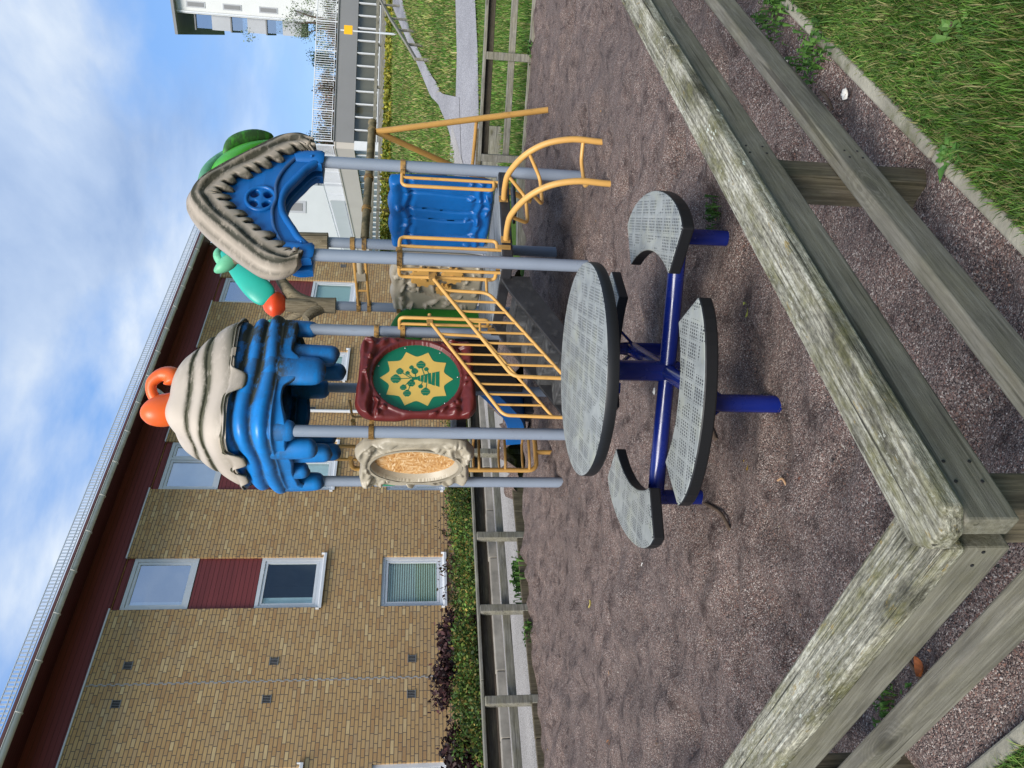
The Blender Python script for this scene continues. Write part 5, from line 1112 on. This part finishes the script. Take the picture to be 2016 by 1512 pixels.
def tree(label,loc,h,w,n,cols,size,trunk_h):
    T_=thing('tree',label,'tree',loc,0,'trees behind the terrace');m=MB();k=40;cc=rng.normal(size=(k,3))*np.array([w*.3,w*.3,h*.16])+np.array([0,0,h*.68])
    m.tube([(0,0,-.3),(.1,0,trunk_h),(0,.1,h*.7)],[.22,.16,.06],8)
    for i in range(9):
        e=cc[i];m.tube([(0,0,trunk_h*(.8+.05*i)),(e[0]*.5,e[1]*.5,e[2]*.85),tuple(e)],[.08,.05,.02],6)
    m.build('trunk','bark',T_);ci=rng.integers(0,k,n);P=cc[ci]+rng.normal(size=(n,3))*w*.085;V,F,Tc=leaves_np(P,size,cols,.2);fast_mesh('crown',V,F,Tc*(1+.3*np.repeat(rng.normal(size=k)[ci],4)[:,None]).clip(.5,1.6),'leaf',T_)
TC=[(.06,.09,.03),(.09,.12,.04),(.13,.14,.06),(.04,.06,.025)]
tree('airy green tree between the white block and the terrace railings',(23.6,52,2.5),8.2,2.6,4200,[(.14,.18,.1),(.19,.23,.13),(.1,.13,.07)],.055,2.)
tree('dark green tree seen through the right roof arch beside the white house',(18.9,66,2),10.4,3.,2600,[(.02,.045,.02),(.04,.07,.03)],.22,3.)
# ------------------------------------------------------------------ grass, weeds and litter
cols=[(.045,.115,.014),(.07,.155,.02),(.1,.19,.03),(.14,.18,.045),(.035,.085,.014),(.2,.19,.075)]
def near_blades(name,p,d,nrm,L,W,n,h):
    a=rng.random(n)*L;wv=rng.random(n)**1.1*W;x=p[0]+d[0]*a+nrm[0]*wv;y=p[1]+d[1]*a+nrm[1]*wv
    hh=.02+0*x;hs=np.where(wv<.06,.55,1.)*(.7+.6*(fbm(x*3,y*3)+.5)).clip(.35,1.5);P=np.stack([x,y,hh],1);V,F,Tc=blades_np(P,h,.0021,cols,.62)
    V=V.reshape(n,5,3);V[:,:,2]=.02+(V[:,:,2]-.02)*hs[:,None];clump=(1+.5*fbm(x*2.1,y*2.1,None,3)).clip(.55,1.5);Tc=Tc.reshape(n,5,3)*clump[:,None,None];kind(fast_mesh(name,V.reshape(-1,3),F,Tc.reshape(-1,3),'blade'),'stuff')
pq=Nk+nR*.022+dR*.2
near_blades('near_grass',pq,dR,nR,3.4,1.3,210000,.034)
near_blades('near_grass',Nk+nL*.022+dL*.45,dL,nL,1.6,.7,46000,.034)
n=90000;x=rng.uniform(2.9,13,n);y=rng.uniform(9.,18.5,n)
ka=(x-3.22)*.3697+(y-10.95)*.929;u_=np.clip((x-3.6)/1.83,0,9);pl_=np.interp(x,[1.4,3.6,5.43,8.69,14],[15.0,15.6,16.45,17.4,18.6]);ok=(ka>.0)&(y<pl_-.02);x,y=x[ok],y[ok]
P=np.stack([x,y,tz(x,y)],1);V,F,Tc=blades_np(P,.07,.006,[tuple(1.3*q for q in c) for c in cols],.5);kind(fast_mesh('lawn_grass',V,F,Tc,'blade'),'stuff')
n=90000;x=rng.uniform(3,22,n);y=rng.uniform(19,34.5,n);lE=np.interp(y,[18.4,20.73,23.14,26.43,34.1],[5,7,8.54,10.97,16.49]);rE=np.interp(y,[18.9,21.4,24.6,27.6,34.1],[7,8,10.2,12.3,18.4]);fE=np.interp(x,[1.2,3.4,5.3,8.25,14,24],[18.2,18.2,19.4,19.35,20.6,22.8])
ok=((x<lE-.03)|(x>rE+.03))&(y>fE+.03);x,y=x[ok],y[ok];P=np.stack([x,y,tz(x,y)+.03],1);V,F,Tc=blades_np(P,.1,.012,[tuple(1.35*q for q in c) for c in cols]+[(.28,.27,.08),(.32,.26,.12)],.6);cl_=(1+.55*fbm(x*.8,y*.8,None,3)).clip(.5,1.5);kind(fast_mesh('slope_grass',V,F,(Tc.reshape(-1,5,3)*cl_[:,None,None]).reshape(-1,3),'blade'),'stuff')
def weed(label,loc,r,n,size,cols=[(.06,.14,.025),(.09,.19,.035),(.04,.1,.02)],h=.06,name='weed'):
    T_=thing(name,label,'weed',(loc[0],loc[1],loc[2] if len(loc)>2 else 0.),0,'weeds round the playground');V=[];F=[];C=[]
    for i in range(n*2):
        a=rng.uniform(0,2*PI);l=.55*size*rng.uniform(.6,1.2);w=l*.28;b0=np.array([rng.normal()*r*.4,rng.normal()*r*.4,0.]);d=np.array([math.cos(a),math.sin(a),0]);q=np.array([-d[1],d[0],0]);zz=h*rng.uniform(.3,1.3)
        o=len(V);V+=[b0,b0+d*l*.4+q*w*.9+[0,0,zz*.8],b0+d*l*.45+[0,0,zz*.7],b0+d*l*.4-q*w*.9+[0,0,zz*.8],b0+d*l+[0,0,zz*.75]];F+=[(o,o+1,o+2,o+2),(o,o+2,o+3,o+3),(o+1,o+4,o+2,o+2),(o+2,o+4,o+3,o+3)];c=np.array(cols[rng.integers(0,len(cols))])*rng.uniform(.7,1.3);C+=[c]*5
    m=MB();m.add(V,[tuple(dict.fromkeys(f)) for f in F],None,C);m.build('leaves','leaf',T_)
    m=MB()
    for i in range(3): m.tube([(0,0,-.02),(rng.normal()*r*.2,rng.normal()*r*.2,h*.6)],[.003,.002],5)
    m.build('stalk','bark',T_)
weed('small dark weed on the gravel beside the right seat leg',(.88,3.72),.1,26,.055)
weed('tuft of thin weed on the gravel beyond the left near fence',(-.95,2.2),.1,26,.06)
weed('leafy weed at the foot of the post of the straight grey fence',(4.55,10.4),.15,40,.13)
weed('trailing green weed on the pale pavement edge between two fence posts',(-2.55,10.05),.3,90,.12,h=.16)
weed('weed at the foot of the fence post under the purple shrubs',(-3.05,9.3),.2,50,.1,h=.1)
weed('broad leaved plantain beside the edging kerb near the bottom of the long grass',(.66,1.95,.03),.05,12,.1,[(.08,.18,.035),(.06,.15,.03)],.02,'plantain')
weed('tuft of broad plantain leaves in the middle of the long near grass',(1.02,1.95,.03),.04,6,.075,[(.12,.24,.05),(.1,.2,.04)],.045,'plantain')
weed('pair of small dock leaves in the long grass nearest the camera',(.62,1.6,.03),.04,5,.08,[(.12,.24,.05),(.1,.2,.04)],.045,'plantain')
weed('creeping weeds spilling over the edging kerb at the far end of the near grass',(1.28,2.72,.02),.16,70,.06)
weed('leafy weed at the edge of the long grass behind the lower rail',(1.6,3.05,.02),.22,90,.06)
def fleaf(label,x,y,l,w,col,rz,curl=.012,z=.012):
    m=MB();V=[];n_=9
    A=[[( (i/(n_-1)-.5)*l,(j/4-.5)*w*math.sin(PI*min(1,.05+.95*i/(n_-1)))**.8,curl*(abs(j/4-.5)*2)**2+curl*.8*((i/(n_-1)-.5)*2)**2) for j in range(5)] for i in range(n_)]
    m.grid(A);cm_=np.array(col);m.t=[tuple(cm_*(1+.18*math.sin(i*3.1))) for i in range(len(m.v))];o=m.build('fallen_leaf','leaf',None,180);o.location=(x,y,z);o.rotation_euler=(rng.uniform(-.25,.25),rng.uniform(-.25,.25),rz);tag(o,label,'leaf','fallen leaves on the gravel')
fleaf('pale yellow green leaf on the gravel to the right of the front seat',.36,3.3,.075,.05,(.5,.55,.12),.4)
fleaf('mustard yellow leaf on the gravel left of the front seat leg',-.34,3.26,.075,.035,(.5,.33,.06),1.)
fleaf('rusty brown leaf on the gravel beside the twig under the left fence',-.8,2.07,.06,.04,(.32,.1,.03),.7)
fleaf('orange and green leaf on the gravel just below the right fence rail',.26,2.33,.055,.035,(.5,.3,.05),2.)
fleaf('small orange leaf on the gravel between the front seat and the right seat',.33,4.4,.07,.03,(.55,.28,.08),1.2)
fleaf('ochre leaf on open gravel in front of the pavement fence',-2.4,5.15,.085,.05,(.48,.27,.06),.2)
fleaf('orange leaf on open gravel nearest the left picture edge',-2.62,5.5,.07,.05,(.5,.2,.05),1.6)
fleaf('yellow curled leaf on gravel halfway to the pavement fence',-1.8,6.2,.09,.03,(.5,.42,.12),2.6)
fleaf('tiny yellow leaf by the pavement fence boards',-3.8,7.95,.07,.045,(.5,.36,.1),.9)
fleaf('reddish scrap of leaf on gravel between front seat and near fence',-.33,2.8,.05,.03,(.3,.12,.07),.9)
def stick(label,pts,r,mat):
    m=MB();m.tube(spl(pts,5),r,7);o=m.build('stick',mat,None,60);tag(o,label,'stick','sticks lying on the gravel')
stick('pale bent stick of peeled wood in front of the front seat',[(.12,3.5,.02),(.16,3.58,.026),(.2,3.6,.026),(.23,3.68,.02)],[.006]*6+[.008]*5+[.007]*5,'stick_pale')
stick('short thick dark stick with pale bark scars left of the front leg',[(-.15,3.7,.02),(-.2,3.68,.022),(-.25,3.63,.02)],.011,'bark')
stick('long thin dark twig under the left near fence',[(-.66,2.3,.015),(-.72,2.2,.02),(-.78,2.15,.02),(-.85,2.04,.015)],.006,'bark')
stick('dark twig lying beside the lower rail of the right near fence',[(1.02,2.62,.02),(1.08,2.66,.022),(1.16,2.76,.015)],.007,'bark')
stick('thin dark twig on gravel right of the right seat leg',[(.8,3.3,.015),(.78,3.38,.018),(.84,3.5,.015)],.005,'bark')
stick('curled pale twig on gravel in front of the near fence corner',[(-.37,2.98,.015),(-.36,2.93,.018),(-.42,2.86,.015),(-.44,2.78,.015)],.005,'stick_pale')
stick('dark twig resting against the left seat leg',[(-.58,3.72,.03),(-.6,3.55,.02),(-.66,3.45,.015)],.009,'bark')
def stone(label,x,y,r,mat='stone_white'):
    m=MB();m.ball((0,0,0),(r,r*.75,r*.5),10,7);m.v=[tuple(np.array(v)*(1+.18*math.sin(i*5.3)+.1*math.cos(i*2.1))) for i,v in enumerate(m.v)];o=m.build('pebble',mat,None,60);o.location=(x,y,.012);tag(o,label,'pebble','pale pebbles on the gravel')
stone('white pebble on gravel under the table beside the long blue beam',-.03,4.62,.03);stone('white pebble on gravel behind the left seat',-1.15,4.8,.022);stone('white stone scrap beyond the lower rail near the long grass',1.35,3.0,.018);stone('pale flat stone next to the edging kerb of the near grass',1.05,2.55,.02)

# loose grit on the near gravel
def grit(n):
    a=rng.random(n)**.8*6.0;c=rng.random(n)*6.0;dl=(-dL.x,-dL.y)
    x=N0.x+dR.x*(a-.02)+dL.x*c;y=N0.y+dR.y*(a-.02)+dL.y*c;d=np.hypot(x,y);ok=(d<5.2)&(rng.random(n)<(2.6/np.maximum(d,1.6))**2);x,y=x[ok],y[ok];n=len(x)
    z=.026*fbm(x*.75,y*.75,None,4)+.011*fbm(x*3.3+3,y*3.3,None,3)-.002
    r=.0023*np.exp(.38*rng.normal(size=n)).clip(.5,2.6);O_=np.array([[1,0,0],[-1,0,0],[0,1,0],[0,-1,0],[0,0,.8],[0,0,-.8]]);J=O_[None]*(1+.35*rng.normal(size=(n,6,1)))*r[:,None,None]
    an=rng.uniform(0,2*PI,n);ca,sa=np.cos(an)[:,None],np.sin(an)[:,None];X=J[:,:,0]*ca-J[:,:,1]*sa;Y=J[:,:,0]*sa+J[:,:,1]*ca
    V=np.stack([X+x[:,None],Y+y[:,None],J[:,:,2]+z[:,None]+r[:,None]*.3],-1).reshape(-1,3)
    f=np.array([[0,2,4],[2,1,4],[1,3,4],[3,0,4],[2,0,5],[1,2,5],[3,1,5],[0,3,5]]);F=(f[None]+(np.arange(n)*6)[:,None,None]).reshape(-1,3)
    pal=np.array([(.04,.035,.035),(.085,.07,.068),(.17,.1,.08),(.14,.12,.112),(.2,.17,.155),(.23,.14,.11),(.42,.38,.35),(.11,.085,.085)]);T=np.repeat(pal[rng.choice(8,n,p=[.18,.2,.16,.18,.12,.08,.03,.05])],6,0)
    kind(fast_mesh('loose_grit',V,F,T,'grit'),'stuff')
grit(330000)
def nails(T_,xs,y,zs):
    for x in xs:
        for z in zs:
            m=MB();m.cyl((x,y,z),(x,y+(.002 if y>0 else -.002),z),.0032,8);m.build('nail','black_void',T_)
nails(fr_,[.02,.065,1.21,1.25],-.0455,[.52,.57]);nails(fr_,[1.21,1.25],-.05,[.23,.27]);nails(fl_,[.06,.1],.0515,[.5,.45])

# leaf litter and broken twig bits strewn over the gravel
n=420;a=rng.random(n)**1.3*8.5;c=rng.random(n)*6.5;x=N0.x+dR.x*a+dL.x*c;y=N0.y+dR.y*a+dL.y*c
z=.026*fbm(x*.75,y*.75,None,4)+.011*fbm(x*3.3+3,y*3.3,None,3)+.004;V=[];F=[];T=[];pal=[(.3,.17,.08),(.2,.11,.06),(.42,.3,.15),(.12,.08,.05),(.35,.3,.2),(.5,.46,.38)]
for i in range(n):
    an=rng.uniform(0,2*PI);L_=rng.uniform(.008,.045);w_=rng.uniform(.0012,.004) if i%3 else rng.uniform(.004,.011);d=np.array([math.cos(an),math.sin(an),0]);q=np.array([-d[1],d[0],0]);p0=np.array([x[i],y[i],z[i]]);o=len(V)
    V+=[p0-d*L_*.5-q*w_*.4,p0-d*L_*.5+q*w_*.4,p0+q*w_+[0,0,.004],p0+d*L_*.5,p0-q*w_+[0,0,.004]];F+=[(o,o+1,o+2),(o,o+2,o+4),(o+4,o+2,o+3)];T+=[np.array(pal[i%6])*rng.uniform(.6,1.2)]*5
kind(fast_mesh('leaf_litter',V,F,np.array(T),'grit'),'stuff')
